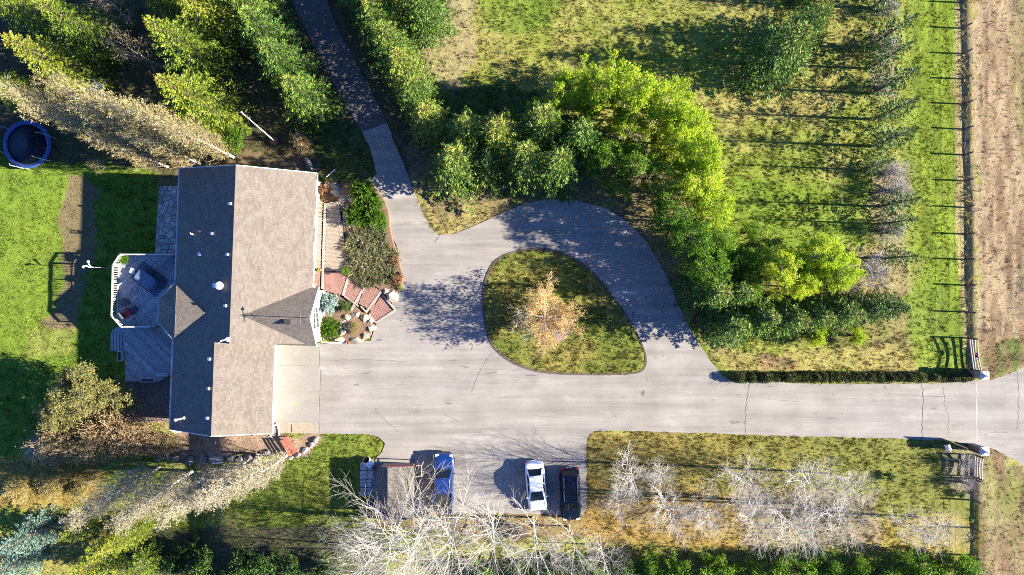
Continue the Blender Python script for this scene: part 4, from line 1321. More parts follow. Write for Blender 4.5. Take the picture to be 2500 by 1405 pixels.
def bare_tree(seed, Ht, Rd, m_wood, n1=16, n2=8, n3=5, ang=.85, up=.10, leaves=None, m_leaf=None, low=.2, twig=.011, bias=False):
    rs = np.random.RandomState(seed)
    spec = [dict(n=1, len=1, ang=0, up=.02, wob=.035, seg=9, start=low, sides=7, taper=.9),
            dict(n=n1, len=Rd / Ht, ang=ang, up=up, wob=.085, seg=6, start=.2, sides=4, r=.26, rmin=.021, prof=lambda t: 1.15 - .7 * t),
            dict(n=n2, len=Rd / Ht * .45, ang=.6, up=.06, wob=.11, seg=4, start=.18, sides=3, r=.42, rmin=.014),
            dict(n=n3, len=Rd / Ht * .22, ang=.55, up=.05, wob=.14, seg=3, start=.15, sides=3, r=.5, rmin=twig, taper=.5)]
    ch, ends = grow(rs, spec, Ht, .035 + Ht * .010)
    tr = [c[:3] for c in ch if c[3] == 0]; br = [c[:3] for c in ch if c[3] > 0]
    if leaves:
        nl, ls = leaves
        E = np.array([e[-1] for e in ends]); Mid = np.array([e[0] for e in ends])
        ok_ = np.arange(len(E)) if not bias else np.nonzero((E[:, 0] - .3 * np.abs(E[:, 1]) > -1.9) | (rs.rand(len(E)) < .06))[0]
        k = ok_[rs.randint(0, len(ok_), nl)]; f = rs.uniform(0, 1, nl)[:, None]
        C = E[k] * f + Mid[k] * (1 - f) + rs.normal(size=(nl, 3)) * (.15 if bias else .05)
        D = E[k] - Mid[k] + rs.normal(size=(nl, 3)) * .3
        if bias:                       # denser inner crown over the fork
            q = nl // 3
            a_, r_ = rs.uniform(0, 6.283, q), 2.1 * np.sqrt(rs.rand(q))
            C[:q] = np.stack([.7 + r_ * np.cos(a_), .3 + r_ * np.sin(a_), rs.uniform(1.9, 4.3, q) - .25 * r_], 1) + rs.normal(size=(q, 3)) * .12
            keep_ = vnoise(C[:q, 0] + 9, C[:q, 1], .45, 5) > .38
            C[:q][~keep_] = C[q:q + (~keep_).sum()]
        Ln = ls * rs.uniform(.6, 1.4, nl)
        return wood_mesh('trunk', tr, m_wood), crown_mesh('crown', br, leaf_quads(C, D, Ln, Ln * .6, rs), rs.rand(nl), m_wood, m_leaf)
    v, f = chain_tubes(br)
    return wood_mesh('trunk', tr, m_wood), npmesh('branches', v, [f], [m_wood], smooth=True)

def poplar(seed, Ht, Rd, m_wood, m_leaf, nl=4200, ls=.13, m_br=None, n1=58):
    rs = np.random.RandomState(seed)
    spec = [dict(n=1, len=1, ang=0, up=.02, wob=.02, seg=10, start=.03, sides=7, taper=.95),
            dict(n=n1, len=.29 * Rd / 1.5, ang=.42, up=.15, wob=.05, seg=6, start=.12, sides=3, r=.2, rmin=.018, prof=lambda t: 1.1 - .75 * t),
            dict(n=7, len=.085, ang=.5, up=.10, wob=.10, seg=3, start=.25, sides=3, r=.5, rmin=.011),
            dict(n=3, len=.03, ang=.5, up=.08, wob=.15, seg=2, start=.3, sides=3, r=.5, rmin=.009)]
    ch, ends = grow(rs, spec, Ht, .04 + Ht * .008)
    E = np.array([e[-1] for e in ends]); Mid = np.array([e[0] for e in ends])
    k = rs.randint(0, len(E), nl); f = rs.uniform(0, 1.1, nl)[:, None]
    C = E[k] * f + Mid[k] * (1 - f) + rs.normal(size=(nl, 3)) * .07
    D = (E[k] - Mid[k]) * 2 + rs.normal(size=(nl, 3)) * .2
    Ln = ls * rs.uniform(.6, 1.4, nl)
    tr = [c[:3] for c in ch if c[3] == 0]; br = [c[:3] for c in ch if c[3] > 0]
    return wood_mesh('trunk', tr, m_wood), crown_mesh('crown', br, leaf_quads(C, D, Ln, Ln * .5, rs), rs.rand(nl), m_br or m_wood, m_leaf)

def shrub(seed, Ht, Rd, m_wood, m_leaf, nl=3000, ls=.12, nst=22, spiky=False, dens_core=.5, twig=.009):
    """many stems from one root; leaves spread through the dome"""
    rs = np.random.RandomState(seed)
    ch, ends = [], []
    for i in range(nst):
        az, el = rs.uniform(0, 6.283), rs.uniform(.35, 1.5)
        L = rs.uniform(.75, 1.08)
        tip = np.array([math.cos(az) * math.cos(el) * Rd, math.sin(az) * math.cos(el) * Rd, Ht * math.sin(el)]) * L
        mid = tip * np.array([.42, .42, .58]) + rs.normal(size=3) * .06
        p0 = np.array([rs.normal() * .08 * Rd, rs.normal() * .08 * Rd, 0])
        ch.append((np.array([p0, mid, tip]), np.array([.022, .014, .006]), 3))
        for j in range(7):
            t = rs.uniform(.35, 1.0)
            b0 = mid * (1 - t) + tip * t
            e = b0 + (tip / (np.linalg.norm(tip) + 1e-6) * .6 + rs.normal(size=3) * .55 + np.array([0, 0, .25])) * Rd * .32
            ch.append((np.array([b0, (b0 + e) / 2 + rs.normal(size=3) * .03, e]), np.array([twig, twig * .8, twig * .5]), 3))
            ends.append((b0, e))
    if not nl:
        v, f = chain_tubes(ch)
        return None, npmesh('branches', v, [f], [m_wood])
    B0 = np.array([e[0] for e in ends]); E = np.array([e[1] for e in ends])
    k = rs.randint(0, len(E), nl); f = rs.uniform(0, 1.05, nl)[:, None]
    C = E[k] * f + B0[k] * (1 - f) + rs.normal(size=(nl, 3)) * Rd * (.03 if spiky else .07)
    C[:, 2] = np.maximum(C[:, 2], .03)
    D = (E[k] - B0[k]) * (2 if spiky else .4) + rs.normal(size=(nl, 3)) * (.12 if spiky else .5)
    Ln = ls * rs.uniform(.6, 1.4, nl)
    T = np.clip(rs.rand(len(E))[k] * .45 + rs.uniform(0, .55, nl), 0, 1)
    return None, crown_mesh('foliage', ch, leaf_quads(C, D, Ln, Ln * (.22 if spiky else .55), rs), T, m_wood, m_leaf)

def tussock(seed, Ht, Rd, m_leaf, nb=1500, w=.03):
    """arching strap leaves from many crowns"""
    rs = np.random.RandomState(seed)
    r = np.sqrt(rs.rand(nb)) * Rd * .8; a = rs.uniform(0, 6.283, nb)
    x, y = r * np.cos(a), r * np.sin(a)
    az = a + rs.normal(size=nb) * 1.0
    L = Ht * rs.uniform(.7, 1.2, nb); spread = rs.uniform(.35, 1.0, nb) * L
    ww = w * rs.uniform(.7, 1.4, nb)
    sx, sy = -np.sin(az) * ww, np.cos(az) * ww
    V = []
    for t, wd in ((0, .8), (.35, 1), (.7, .8), (1, .08)):
        px = x + np.cos(az) * spread * t ** 1.5; py = y + np.sin(az) * spread * t ** 1.5
        pz = L * (t * 1.25 - .75 * t ** 2.4) + .0
        V.append(np.stack([px - sx * wd, py - sy * wd, pz], 1)); V.append(np.stack([px + sx * wd, py + sy * wd, pz], 1))
    V = np.stack(V, 1).reshape(-1, 3)
    b0 = np.arange(nb)[:, None] * 8
    F = np.concatenate([b0 + np.array([[2 * i, 2 * i + 1, 2 * i + 3, 2 * i + 2]]) for i in range(3)])
    T = np.repeat(rs.rand(nb), 8)
    return npmesh('foliage', V, [F], [m_leaf], attrs={'tint': T})

# ------------------------------------------------------------------ plants: materials and shared shapes
W_brown = mat('brown_bark', (.09, .065, .045), (.15, .115, .085), 6, .9)
W_white = mat('pale_bark', (.46, .415, .35), (.66, .605, .53), 4, .8)
W_aspen = mat('aspen_bark', (.36, .32, .265), (.60, .55, .475), 2.2, .85)
W_pale = mat('pale_twig', (.28, .245, .19), (.45, .40, .32), 4, .85)
W_grey = mat('grey_twig', (.30, .27, .25), (.42, .385, .36), 4, .85)
W_tan = mat('tan_twig', (.27, .20, .13), (.38, .30, .20), 4, .85)
W_pop = mat('poplar_bark', (.36, .32, .26), (.60, .56, .49), 2, .8)
L_spruce = leafmat('spruce_needles', [(.026, .070, .012), (.065, .150, .020), (.145, .225, .030), (.29, .28, .045)], .4, .2)
L_spruce2 = leafmat('yellow_spruce_needles', [(.040, .085, .010), (.105, .175, .014), (.21, .26, .020), (.33, .30, .035)], .4, .2)
L_blue = leafmat('blue_spruce_needles', [(.05, .10, .07), (.11, .19, .14), (.22, .30, .24)], .2, .15)
L_silver = leafmat('silver_leaves', [(.10, .16, .13), (.21, .30, .26), (.36, .45, .41)], .2, .2)
L_dark = leafmat('dark_spruce_needles', [(.020, .052, .010), (.045, .105, .014), (.095, .16, .020)], .2, .15)
L_lime = leafmat('lime_leaves', [(.20, .31, .012), (.34, .45, .018), (.50, .55, .05)], .4, .5)
L_green = leafmat('deep_green_leaves', [(.045, .12, .008), (.105, .215, .012), (.22, .34, .022)], .5, .4)
L_bud = leafmat('olive_buds', [(.16, .145, .045), (.26, .225, .080), (.38, .32, .145)], .3, .3)
L_budpale = leafmat('pale_buds', [(.20, .165, .09), (.30, .25, .145), (.40, .34, .20)], .3, .25)
L_orange = leafmat('orange_leaves', [(.40, .25, .08), (.53, .37, .14), (.64, .48, .23)], .2, .4)
L_olive = leafmat('olive_shrub_leaves', [(.10, .115, .028), (.19, .18, .05), (.29, .245, .09)], .35, .3)
L_rusty = leafmat('rusty_shrub_leaves', [(.14, .105, .045), (.25, .18, .085), (.32, .23, .12)], .35, .3)
L_dry = leafmat('dry_yellow_leaves', [(.18, .155, .035), (.28, .225, .06), (.36, .28, .09)], .3, .3)
L_hedge = leafmat('hedge_leaves', [(.03, .05, .012), (.06, .085, .020), (.12, .125, .035)], .2, .3)
L_strap = leafmat('green_strap_leaves', [(.045, .12, .008), (.085, .19, .010), (.15, .24, .012)], .2, .35)
L_lily = leafmat('withering_strap_leaves', [(.030, .045, .018), (.065, .080, .030), (.14, .13, .05), (.29, .23, .10)], .15, .3)
L_rust2 = leafmat('russet_leaves', [(.16, .07, .035), (.25, .125, .06), (.30, .17, .08)], .2, .3)

V = {}
V['spruce'] = [conifer(101 + i, 8, 2.7, W_brown, L_spruce, nwh=19, nb=11, dens=34, ls=.2, shape=.9, droop=.35) for i in range(3)]
V['yspruce'] = [conifer(111 + i, 11, 3.3, W_brown, L_spruce2, nwh=24, nb=10, dens=27, ls=.22, droop=.4) for i in range(2)]
V['bspruce'] = [conifer(121 + i, 7, 2.6, W_brown, L_blue, nwh=18, nb=9, dens=24, ls=.22) for i in range(2)]
V['dspruce'] = [conifer(131 + i, 7, 2.3, W_brown, L_dark, nwh=20, nb=9, dens=26, tipcol=.3) for i in range(2)]
V['larch'] = [conifer(141 + i, 7.5, 1.65, W_brown, L_dark, nwh=20, nb=6, dens=21, ls=.22, gap=.28, droop=.1, z0=.10, shape=.75, tipcol=.1) for i in range(3)]
V['lime'] = [broadleaf(151 + i, 6.5, 3.2, W_grey, L_lime, nl=10500, ls=.15, n1=13, n2=8, n3=4) for i in range(3)]
V['green'] = [broadleaf(161 + i, 6.2, 3.0, W_brown, L_green, nl=8000, ls=.14, n1=12, n2=8, n3=4) for i in range(3)]
V['aspen_wide'] = [bare_tree(411 + i, 8.5, 4.9 + .3 * i, W_aspen, n1=15 + 2 * i, n2=8, n3=5, twig=.0125, ang=1.12, up=.065, low=.12) for i in range(4)]
V['aspen'] = [bare_tree(171 + i, 8.5, 3.5 + .25 * (i * 2 % 5), W_white, n1=16 + 2 * i, n2=9, n3=5, twig=.0125, ang=.8 + .08 * (i % 3), low=.16 + .05 * (i % 3)) for i in range(5)]
V['aspen_small'] = [bare_tree(181 + i, 6.5, 2.9 + .4 * i, W_white, n1=17 + 2 * i, n2=8, n3=5, twig=.0125) for i in range(4)]
V['poplar'] = [poplar(191 + i, 13, 1.55, W_pop, L_bud, nl=5200, m_br=W_tan) for i in range(3)]
V['poplar_pale'] = [poplar(201 + i, 11.5, 1.9, W_white, L_budpale, nl=6500, ls=.11, m_br=W_pale, n1=70) for i in range(3)]
V['island'] = [bare_tree(211, 5.0, 4.3, W_white, n1=18, n2=9, n3=5, ang=1.2, up=.07, leaves=(16000, .14), m_leaf=L_orange, bias=True, low=.10, twig=.012)]
V['brownbare'] = [bare_tree(221 + i, 7.5, 2.6, W_tan, n1=18, n2=8, n3=4, leaves=(900, .12), m_leaf=L_rusty, twig=.012) for i in range(2)]
V['olive'] = [broadleaf(231 + i, 4.4, 3.2, W_grey, L_olive, nl=17000, ls=.12, n1=16, n2=8, n3=5, up=.10, ang=1.1, low=.06) for i in range(2)]
V['rusty'] = [shrub(241 + i, 2.9, 2.2, W_tan, L_rusty, nl=8000, ls=.12, nst=50, twig=.012) for i in range(3)]
V['drysh'] = [shrub(251 + i, 1.9, 1.8, W_tan, L_dry, nl=4000, ls=.12, nst=36, twig=.011) for i in range(2)]
V['greybare'] = [shrub(261 + i, 1.9, 1.6, W_grey, L_dry, nl=0, nst=70, twig=.012) for i in range(3)]
V['greensh'] = [shrub(271 + i, 2.6, 1.7, W_brown, L_green, nl=5500, ls=.14, nst=30) for i in range(3)]
V['limesh'] = [shrub(281 + i, 2.2, 1.3, W_brown, L_lime, nl=3600, ls=.13, nst=24) for i in range(2)]
V['darksh'] = [shrub(291 + i, 1.8, 1.6, W_brown, L_dark, nl=4000, ls=.15, nst=26) for i in range(2)]
V['juniper'] = [shrub(301 + i, 1.2, 1.25, W_brown, L_strap, nl=6500, ls=.24, nst=80, spiky=True) for i in range(2)]
V['silver'] = [broadleaf(311, 1.7, 1.25, W_grey, L_silver, nl=9000, ls=.10, n1=14, n2=7, n3=4, up=.1, ang=1.1, low=.05)]
V['russet'] = [shrub(321, .8, .9, W_brown, L_rust2, nl=2200, ls=.12, nst=22)]
V['lily'] = [tussock(331 + i, .95, 1.25, L_lily, 850, .042) for i in range(2)]
V['strap'] = [tussock(341 + i, .9, .95, L_strap, 800, .034) for i in range(2)]

ORD = ['first', 'second', 'third', 'fourth', 'fifth', 'sixth', 'seventh', 'eighth', 'ninth', 'tenth', 'eleventh', 'twelfth', 'thirteenth', 'fourteenth', 'fifteenth', 'sixteenth', 'seventeenth', 'eighteenth']
PN = random.Random(77)
def plant(kind, name, px, py, sc, label, cat='tree', group=None, dz=0.0, wide=1.0):
    vs = V[kind]
    v = vs[PN.randrange(len(vs))]
    p = P(px, py)
    p.z += dz - (.0 if dz else .04)
    t = thing(name, label, cat, p, 0.25 if kind == 'island' else PN.uniform(0, 6.283), group, (sc * wide, sc * wide, sc))
    if isinstance(v, tuple):
        if v[0] is not None:
            put('trunk', v[0], t)
        put(v[1].name.split('.')[0], v[1], t)
    else:
        put('foliage', v, t)
    return t

# ---- top left: spruces round the old path
G = 'spruces left of the old path'
for px, py, s, lb in [(210, 190, 1.0, 'broad sunlit spruce at the upper left above the trampoline and poplars'),
                      (272, 112, 1.0, 'broad spruce behind the sunlit one in the upper left corner'),
                      (130, 60, .95, 'spruce in the very upper left corner of the grounds'),
                      (60, 230, .7, 'small shaded spruce at the left edge beside the upper left spruces')]:
    plant('yspruce', 'spruce_tree', px, py, s, lb, group='broad yellow green spruces at the upper left')
for px, py, s, lb in [(545, 285, 1.1, 'tall yellow green spruce with drooping branches above the columnar poplars'),
                      (525, 170, 1.12, 'tall yellow green spruce beside the bare brown tree'),
                      (555, 75, 1.05, 'tall spruce at the top edge left of the path row'),
                      (455, 20, 1.0, 'spruce at the top edge behind the bare brown tree')]:
    plant('yspruce', 'spruce_tree', px, py, s, lb, group='tall spruces beside the bare brown tree')
for px, py, s, lb in [(772, 262, 1.0, 'lowest sunlit spruce of the row on the left of the old path'),
                      (728, 190, 1.05, 'second spruce from the bottom of the row left of the old path'),
                      (688, 122, 1.05, 'third spruce from the bottom of the row left of the old path'),
                      (650, 55, 1.05, 'fourth spruce from the bottom of the row left of the old path'),
                      (612, -10, 1.05, 'topmost spruce of the row left of the old path')]:
    plant('spruce', 'spruce_tree', px, py, s * 1.14, lb, group=G)
for px, py, s, lb in [(1058, 318, .95, 'lowest spruce of the row on the right of the old path'),
                      (1030, 258, .95, 'second spruce from the bottom of the row right of the old path'),
                      (1002, 200, .98, 'third spruce from the bottom of the row right of the old path'),
                      (972, 142, .98, 'fourth spruce from the bottom of the row right of the old path'),
                      (940, 84, 1.0, 'fifth spruce from the bottom of the row right of the old path'),
                      (908, 26, 1.0, 'sixth spruce from the bottom of the row right of the old path'),
                      (876, -34, 1.0, 'topmost spruce of the row right of the old path')]:
    plant('spruce', 'spruce_tree', px, py, s * 1.08, lb, group='spruces right of the old path')
plant('spruce', 'spruce_tree', 1050, 70, 1.15, 'full pale green spruce at the top edge beside the bare tan ground')
plant('spruce', 'spruce_tree', 985, 10, 1.0, 'half hidden pale green spruce at the top edge between the row and the tan ground')
plant('brownbare', 'bare_tree', 395, 165, 1.0, 'leafless brown tree between the spruces at the upper left')
plant('brownbare', 'bare_tree', 330, 60, .95, 'leafless brown tree at the top edge between the spruces')
plant('greensh', 'green_shrub', 588, 342, .85, 'bright green shrub at the right end of the columnar poplars', 'shrub')
plant('rusty', 'brown_shrub', 745, 352, .55, 'thin brown shrub near the flagpole foot in shade', 'shrub')
plant('darksh', 'dark_shrub', 762, 330, .6, 'dark low shrub beneath the lowest spruce of the left path row', 'shrub')

# ---- columnar poplars
for px, py, s, lb in [(571, 385, 1.0, 'columnar poplar nearest the house, at the right end of the upper row'), (536, 372, 1.05, 'second columnar poplar from the house in the upper row'),
                      (498, 352, 1.05, 'third columnar poplar from the house in the upper row'), (462, 332, 1.08, 'fourth columnar poplar from the house in the upper row'),
                      (420, 352, 1.05, 'columnar poplar in the middle of the upper row by the roof corner'), (372, 325, 1.08, 'columnar poplar left of the middle in the upper row'),
                      (330, 345, 1.05, 'columnar poplar above the trampoline, second from the left in the upper row'), (285, 318, 1.08, 'leftmost columnar poplar, its crown reaching past the trampoline'),
                      (492, 402, .9, 'shorter columnar poplar along the lower side of the upper row near the house'), (410, 408, .88, 'shorter columnar poplar along the lower side of the upper row near the trampoline')]:
    plant('poplar', 'columnar_poplar', px, py, s, lb, group='columnar poplars in the upper row', wide=1.05)
plant('brownbare', 'bare_shrub', 268, 412, .42, 'low bare branching shrub below the columnar poplars at the lawn edge', 'shrub')
for px, py, s, lb in [(700, 1112, .92, 'columnar bare poplar nearest the red bench'), (640, 1140, 1.0, 'second columnar bare poplar left of the red bench'),
                      (560, 1146, 1.05, 'middle columnar bare poplar in the lower left row'), (472, 1150, 1.05, 'fourth columnar bare poplar from the red bench'),
                      (388, 1142, 1.05, 'leftmost columnar bare poplar in the lower left row'), (600, 1128, .8, 'small columnar bare poplar by the dark boulders below the house')]:
    plant('poplar_pale', 'columnar_poplar', px, py, s, lb, group='bare columnar poplars below the house', wide=1.15)

# ---- lower left shrubs
plant('olive', 'olive_shrub', 272, 942, 1.25, 'large rounded olive green shrub below the decks', 'shrub')
plant('olive', 'olive_shrub', 205, 985, .95, 'smaller olive shrub at the left side of the large rounded one', 'shrub')
for px, py, s, lb in [(195, 1055, 1.35, 'brown twiggy shrub left of the brick patio among the rusty shrubs'), (280, 1048, 1.4, 'rusty brown shrub below the large olive shrub'),
                      (352, 1052, 1.25, 'rusty brown shrub beside the lower corner of the house'), (410, 1066, .95, 'small rusty shrub touching the lower corner of the house')]:
    plant('rusty', 'brown_shrub', px, py, s, lb, 'shrub', 'rusty brown shrubs below the decks')
plant('greybare', 'bare_shrub', 120, 1085, 1.0, 'pale bare shrub at the left end of the rusty shrubs', 'shrub')
for px, py, s, lb in [(70, 1185, .9, 'low yellow dry shrub at the left edge above the blue spruce'), (150, 1172, .95, 'low yellow dry shrub second from the left edge'), (225, 1178, .85, 'low yellow dry shrub by the tips of the bare columnar poplars')]:
    plant('drysh', 'dry_shrub', px, py, s, lb, 'shrub', 'yellow dry shrubs at the lower left')
for px, py, s, lb in [(120, 1285, .95, 'pale blue spruce in the lower left corner'), (90, 1350, .9, 'blue spruce at the bottom edge in the lower left corner')]:
    plant('bspruce', 'blue_spruce', px, py, s, lb)
for px, py, s, lb in [(345, 1285, .62, 'yellow green spruce below the bare columnar poplars'), (280, 1345, .68, 'yellow green spruce at the bottom edge near the blue spruces'), (380, 1360, .6, 'yellow green spruce at the bottom edge right of its neighbours'), (225, 1275, .45, 'small yellow green spruce beside the blue spruce')]:
    plant('yspruce', 'spruce_tree', px, py, s, lb, group='yellow green spruces at the lower left')
for i, (px, py, s) in enumerate([(450, 1370, 1.0), (520, 1372, 1.1), (590, 1380, 1.0), (660, 1372, 1.1), (730, 1382, 1.0), (800, 1375, .9), (480, 1335, .8), (600, 1345, .7)]):
    plant('darksh', 'dark_shrub', px, py, s, ORD[i] + ' dark shrub from the left in the shaded thicket along the bottom edge' if i < 6 else ('left' if i == 6 else 'right') + ' dark shrub set back above the shaded thicket at the bottom edge', 'shrub', 'shaded dark shrubs along the bottom edge')

# ---- centre: spruces and leafing trees around the loop
for px, py, s, lb in [(1128, 425, 1.0, 'foremost full sunlit spruce at the fork of the drive and the old path'), (1222, 362, .95, 'spruce with a thin top right of the foremost centre spruce'),
                      (1318, 335, .95, 'spruce with a yellow top in the middle of the centre group'), (1405, 368, .9, 'spruce with a reddish tip beside the lime trees'),
                      (1278, 412, .9, 'dark spruce low in the centre group facing the loop'), (1352, 425, .88, 'dark spruce above the top bend of the loop'), (1195, 420, .8, 'shaded spruce tucked between the foremost centre spruces'),
                      (1150, 350, .85, 'half shaded spruce behind the foremost centre spruce')]:
    plant('spruce' if s > .82 else 'dspruce', 'spruce_tree', px, py, s * 1.36, lb, group='spruces at the top of the loop', wide=1.0)
GL = 'lime green leafing trees round the loop'
for px, py, s, lb in [(1372, 262, .85, 'leftmost lime green tree, paler and mixed with bare branches'), (1440, 262, .95, 'second lime green tree from the left in the top arc'),
                      (1515, 265, 1.05, 'lime green tree at the top of the arc'), (1585, 300, 1.0, 'lime green tree on the upper right shoulder of the arc'),
                      (1632, 352, 1.0, 'lime green tree midway down the right side of the arc'), (1662, 415, 1.0, 'lime green tree below the midway one on the right of the arc'),
                      (1682, 478, .95, 'lime green tree near the lower right end of the arc'), (1700, 540, .85, 'last lime green tree at the lower end of the arc'),
                      (1530, 345, .8, 'lime green tree inside the arc above the litter patch')]:
    plant('lime', 'leafing_tree', px, py, s * 1.12, lb, group=GL)
plant('greybare', 'bare_shrub', 1378, 225, 1.2, 'bare grey branches rising at the top of the lime green arc', 'shrub')
GG = 'green trees inside the lime arc'
for px, py, s, lb in [(1462, 410, .85, 'deep green tree above the top bend of the loop road'), (1535, 425, .9, 'deep green tree second along the outer loop edge'),
                      (1590, 470, .9, 'deep green tree halfway along the outer loop edge'), (1620, 540, .9, 'deep green tree where the loop turns down'),
                      (1655, 600, .95, 'deep green tree beside the right leg of the loop'), (1690, 655, .9, 'deep green tree low on the right leg of the loop'), (1500, 470, .6, 'small bright green tree at the edge of the loop litter')]:
    plant('green', 'green_tree', px, py, s * 1.1, lb, group=GG)
for px, py, s, lb in [(1712, 715, 1.0, 'dark spruce at the right leg of the loop near its foot'), (1752, 790, 1.0, 'spruce at the foot of the loop whose shadow crosses the drive'),
                      (1825, 770, .9, 'spruce second from the loop in the lower right row'), (1888, 775, .9, 'spruce third from the loop in the lower right row'), (1950, 770, .85, 'spruce in the middle of the lower right row'),
                      (2015, 762, .85, 'spruce right of the middle in the lower right row'), (2080, 752, .8, 'next to last dark spruce in the lower right row'), (2135, 748, .75, 'last dark spruce at the right end of the lower right row'),
                      (1775, 715, .85, 'dark spruce set back above the foot of the loop')]:
    plant('dspruce' if px > 2050 else 'spruce', 'spruce_tree', px, py, s * 1.08, lb, group='spruces in the lower right row')
for px, py, s, lb in [(1880, 655, .9, 'left lime green tree of the separate lower clump'), (1940, 640, .95, 'middle lime green tree of the separate lower clump'), (1985, 672, .9, 'right lime green tree next to the bare grey shrub'), (1915, 700, .75, 'lowest lime green tree of the separate clump')]:
    plant('lime', 'leafing_tree', px, py, s, lb, group='lime green trees in the lower clump')
for px, py, s, lb in [(1805, 640, .75, 'green tree left of the lower lime clump'), (1760, 640, .7, 'green tree between the loop and the lower lime clump'), (1815, 570, .45, 'small green tree above the lower lime clump'), (1732, 592, .8, 'green tree just below the last lime tree of the arc'), (1800, 695, .75, 'green tree between the lower lime clump and the spruce row')]:
    plant('green', 'green_tree', px, py, s, lb, group='green trees by the lower lime clump')
plant('greybare', 'bare_shrub', 2105, 662, 1.35, 'silvery leafless shrub right of the lower lime trees', 'shrub', wide=1.1)
plant('greybare', 'bare_shrub', 2060, 690, .9, 'small silvery leafless shrub touching the lower lime trees', 'shrub')
plant('limesh', 'lime_shrub', 1978, 815, .95, 'small lime shrub at the lower edge of the spruce row, left one', 'shrub')
plant('limesh', 'lime_shrub', 2076, 818, .8, 'small lime shrub at the lower edge of the spruce row, right one', 'shrub')
# ---- upper right
plant('spruce', 'spruce_tree', 1872, 158, 1.15, 'big dark spruce casting the large shadow across the upper pasture', wide=1.3)
plant('spruce', 'spruce_tree', 1940, 92, .95, 'paler green spruce touching the big dark spruce in the upper pasture')
plant('spruce', 'spruce_tree', 1960, -10, .75, 'small spruce at the top edge above the big dark spruce')
for px, py, s, lb in [(2128, 20, 1.0, 'thin dark larch at the top edge of the strip by the mown grass'), (2118, 118, 1.05, 'thin dark larch second from the top by the mown grass'), (2122, 168, .95, 'thin dark larch third from the top, its trunk visible'),
                      (2128, 228, 1.0, 'thin dark larch fourth from the top by the mown grass'), (2132, 292, .95, 'thin dark larch fifth from the top by the mown grass'), (2126, 358, 1.0, 'thin dark larch sixth from the top by the mown grass'),
                      (2148, 505, .85, 'thin dark larch below the pinkish bare shrubs'), (2155, 548, .75, 'thin dark larch second below the pinkish bare shrubs'), (2150, 632, .8, 'lowest thin dark larch, almost leafless'),
                      (2105, 415, .7, 'short thin larch left of the pinkish bare shrubs')]:
    plant('larch', 'larch_tree', px, py, s, lb, group='thin dark larches along the mown strip')
for px, py, s, lb in [(2150, 120, .9, 'pinkish bare shrub near the top of the larch strip'), (2160, 30, .8, 'pinkish bare shrub at the top edge of the larch strip'), (2165, 425, .95, 'upper pinkish bare shrub halfway down the larch strip'), (2175, 468, 1.0, 'lower pinkish bare shrub halfway down the larch strip'),
                      (2165, 565, .9, 'pinkish bare shrub near the bottom of the larch strip'), (2140, 215, .7, 'small pinkish bare shrub under the upper larches')]:
    plant('greybare', 'bare_shrub', px, py, s, lb, 'shrub', 'pinkish bare shrubs in the larch strip')
# ---- island tree
plant('island', 'ornamental_tree', 1320, 774, .86, 'orange leaved ornamental tree with pale spreading branches on the island')
# ---- aspens
GA = 'small bare aspens in the upper lower-right row'
for px, py, s, lb in [(1512, 1132, .95, 'first bare aspen from the parking area in the row below the drive'), (1598, 1136, .8, 'second bare aspen from the parking area in the row below the drive'), (1772, 1143, .95, 'third bare aspen in the row below the drive, after a gap'),
                      (1920, 1150, 1.0, 'fourth bare aspen in the row below the drive'), (2018, 1156, .95, 'last bare aspen in the row below the drive, toward the gate')]:
    plant('aspen_small', 'bare_aspen', px, py, s, lb, group=GA)
for px, py, s, lb in [(1608, 1205, .85, 'first tall bare aspen right of the black car in the second row'), (1692, 1212, .82, 'second tall bare aspen in the second row below the drive'), (1790, 1220, .9, 'third tall bare aspen in the second row below the drive'),
                      (1880, 1232, .92, 'fourth tall bare aspen in the second row below the drive'), (1958, 1232, .9, 'fifth tall bare aspen in the second row, in the densest tangle'), (1500, 1200, .6, 'small bare aspen close behind the black car')]:
    plant('aspen', 'bare_aspen', px, py, s, lb, group='tall bare aspens in the second row')
for px, py, s, lb in [(2165, 1258, .8, 'sparse small bare aspen near the right fence'), (2240, 1262, .72, 'last sparse bare aspen beside the right fence')]:
    plant('aspen_small', 'bare_aspen', px, py, s, lb)
for px, py, s, lb in [(1050, 1266, 1.25, 'large bare white aspen below the right end of the shed'), (982, 1266, 1.15, 'bare white aspen close under the shed, its twigs over the roof'), (1115, 1268, 1.1, 'bare white aspen below the blue pickup'), (1200, 1262, 1.1, 'bare white aspen left of the white car'),
                      (1300, 1263, 1.0, 'bare white aspen at the nose of the white car'), (1388, 1285, .75, 'bare white aspen at the nose of the black car'), (930, 1330, .9, 'bare white aspen at the bottom edge left of the shed'),
                      (1462, 1330, .62, 'small bare white aspen at the bottom edge right of the black car'), (1010, 1345, .9, 'bare white aspen at the bottom edge under the large one')]:
    plant('aspen_wide', 'bare_aspen', px, py, s, lb, group='bare white aspens behind the parking area')
